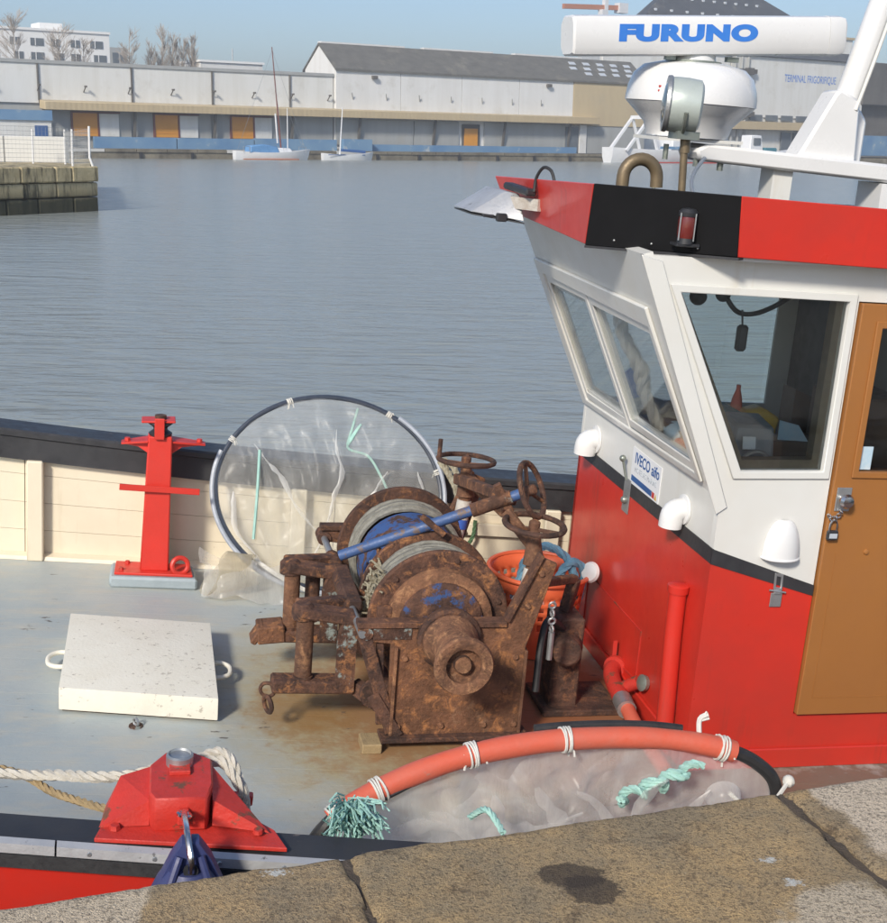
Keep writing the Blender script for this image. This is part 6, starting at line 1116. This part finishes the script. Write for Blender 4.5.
mk('cord_loop', MB().tube(smooth_path([(0.50, -1.60, 0.63), (0.56, -1.615, 0.585), (0.63, -1.60, 0.575), (0.70, -1.55, 0.60), (0.735, -1.52, 0.62)], 0.015), 0.007, 6).ball((0.735, -1.52, 0.615), 0.02, 8, 6), M['string'], hp2)
wv = [(0.40 - 0.24 * t - 0.018 * math.sin(t * 25), -1.555 - 0.02 * math.cos(t * 25), 0.695 - 0.10 * t + 0.022 * math.sin(t * 25 + 1)) for t in [i / 24 for i in range(25)]]
mk('mint_braid', MB().rope(wv, 0.013).rope([(p[0] + 0.012 * math.cos(i), p[1] - 0.012, p[2] + 0.012 * math.sin(i * 1.7)) for i, p in enumerate(wv)], 0.011), M['rope_mint'], hp2)
mk('mint_end', MB().rope([(-0.255, -1.80, 0.655), (-0.26, -1.76, 0.66), (-0.28, -1.70, 0.67), (-0.30, -1.62, 0.60)], 0.010), M['rope_mint'], hp2)
m = MB(); q = random.Random(9); kp = V((-0.645, -1.60, 0.61))
for k in range(150):
    e_ = V((q.uniform(-0.075, 0.075), q.uniform(-0.12, -0.03), q.uniform(-0.015, 0.075)))
    m.tube([kp + e_ * 0.05, kp + e_ * 0.5 + V((q.uniform(-.02, .02), 0, 0.035)), kp + e_ + V((0, -0.03, 0.035 - 0.05 * q.random())), kp + e_ * 1.1 + V((q.uniform(-.02, .02), -0.05, 0.015))], 0.0028, 4, caps=False)
mk('mint_fray', m, M['rope_mint'], hp2)
mk('tie_end', MB().tube(smooth_path([(0.445, -1.465, 0.745), (0.447, -1.445, 0.785), (0.455, -1.44, 0.80), (0.475, -1.44, 0.808)], 0.008), 0.008, 6).tube([(0.452, -1.443, 0.79), (0.480, -1.44, 0.795)], 0.005, 5).tube([(0.45, -1.443, 0.788), (0.470, -1.44, 0.818)], 0.004, 5), M['string'], hp2)

M['film_crease'] = film_mat('folded_film', 0.42, (0.96, 0.96, 0.95))
def creases(par, lines, w, nrm, mat='film_crease'):
    for k, pts in enumerate(lines):
        P = smooth_path(pts, 0.03); vs = []; n = V(nrm); N = len(P)
        for i, p in enumerate(P):
            t = (P[min(i + 1, N - 1)] - P[max(i - 1, 0)]).normalized(); sd2 = t.cross(n).normalized(); q = w * (0.25 + abs(mn.noise(p * 11 + V((k, 0, 0)))) * 1.6) * math.sin(math.pi * (0.06 + 0.88 * i / (N - 1)))
            p = p + sd2 * mn.noise(p * 6 + V((0, k, 0))) * 0.03
            vs += [p - sd2 * q, p - n * 0.010, p + sd2 * q * 0.8]
        mk('film_fold', MB().add(vs, [(i * 3 + j, i * 3 + j + 1, i * 3 + j + 4, i * 3 + j + 3) for i in range(N - 1) for j in range(2)]), M[mat], par, ang=180)
def d1_(x, z): return hc1 + hu * x + hv * z + V((0, -0.075, 0))
creases(hp1, [[d1_(0.02, 0.36), d1_(0.05, 0.1), d1_(-0.02, -0.15), d1_(-0.10, -0.38)], [d1_(0.30, 0.15), d1_(0.22, -0.02), d1_(0.12, -0.22)], [d1_(-0.42, 0.25), d1_(-0.28, 0.10), d1_(-0.12, -0.12), d1_(-0.02, -0.22)], [d1_(0.42, -0.02), d1_(0.36, -0.15), d1_(0.22, -0.30)], [d1_(-0.52, 0.0), d1_(-0.50, -0.2), d1_(-0.36, -0.36)], [d1_(0.46, 0.16), d1_(0.50, -0.05), d1_(0.46, -0.22)]], 0.020, (0, 1, 0))
def d2_(x, z): return V((x, -1.60, z))
creases(hp2, [[d2_(-0.42, 0.60), d2_(-0.30, 0.52), d2_(-0.22, 0.40)], [d2_(-0.10, 0.68), d2_(-0.02, 0.55), d2_(-0.06, 0.42)], [d2_(0.02, 0.66), d2_(0.10, 0.60), d2_(0.20, 0.46)], [d2_(0.30, 0.68), d2_(0.22, 0.56), d2_(0.26, 0.44)], [d2_(-0.52, 0.54), d2_(-0.30, 0.57), d2_(-0.10, 0.53), d2_(0.05, 0.57)], [d2_(0.44, 0.64), d2_(0.36, 0.54), d2_(0.40, 0.44)], [d2_(-0.22, 0.66), d2_(-0.20, 0.54), d2_(-0.30, 0.44)]], 0.045, (0, 1, 0), 'film_thick')
mk('sleeve_slit', MB().tube([loop[int(ke * f)] + V((0, -0.026, -0.018)) for f in (0.10, 0.14, 0.18, 0.22)], [0.004, 0.008, 0.008, 0.004], 6), M['rubber'], hp2)

# ------------------------------------------------------------------ the air of the harbour
hz = NT('haze_air'); hz.n.remove(hz.p)
pv = hz.n.new('ShaderNodeVolumePrincipled'); pv.inputs['Color'].default_value = (0.93, 0.95, 0.97, 1); pv.inputs['Density'].default_value = 0.0009; pv.inputs['Anisotropy'].default_value = 0.2
hz.link(pv.outputs[0], hz.out.inputs['Volume'])
mk('haze', MB().span((-2600, -1200, -5), (2600, 2700, 62)), hz.m, kind='stuff')
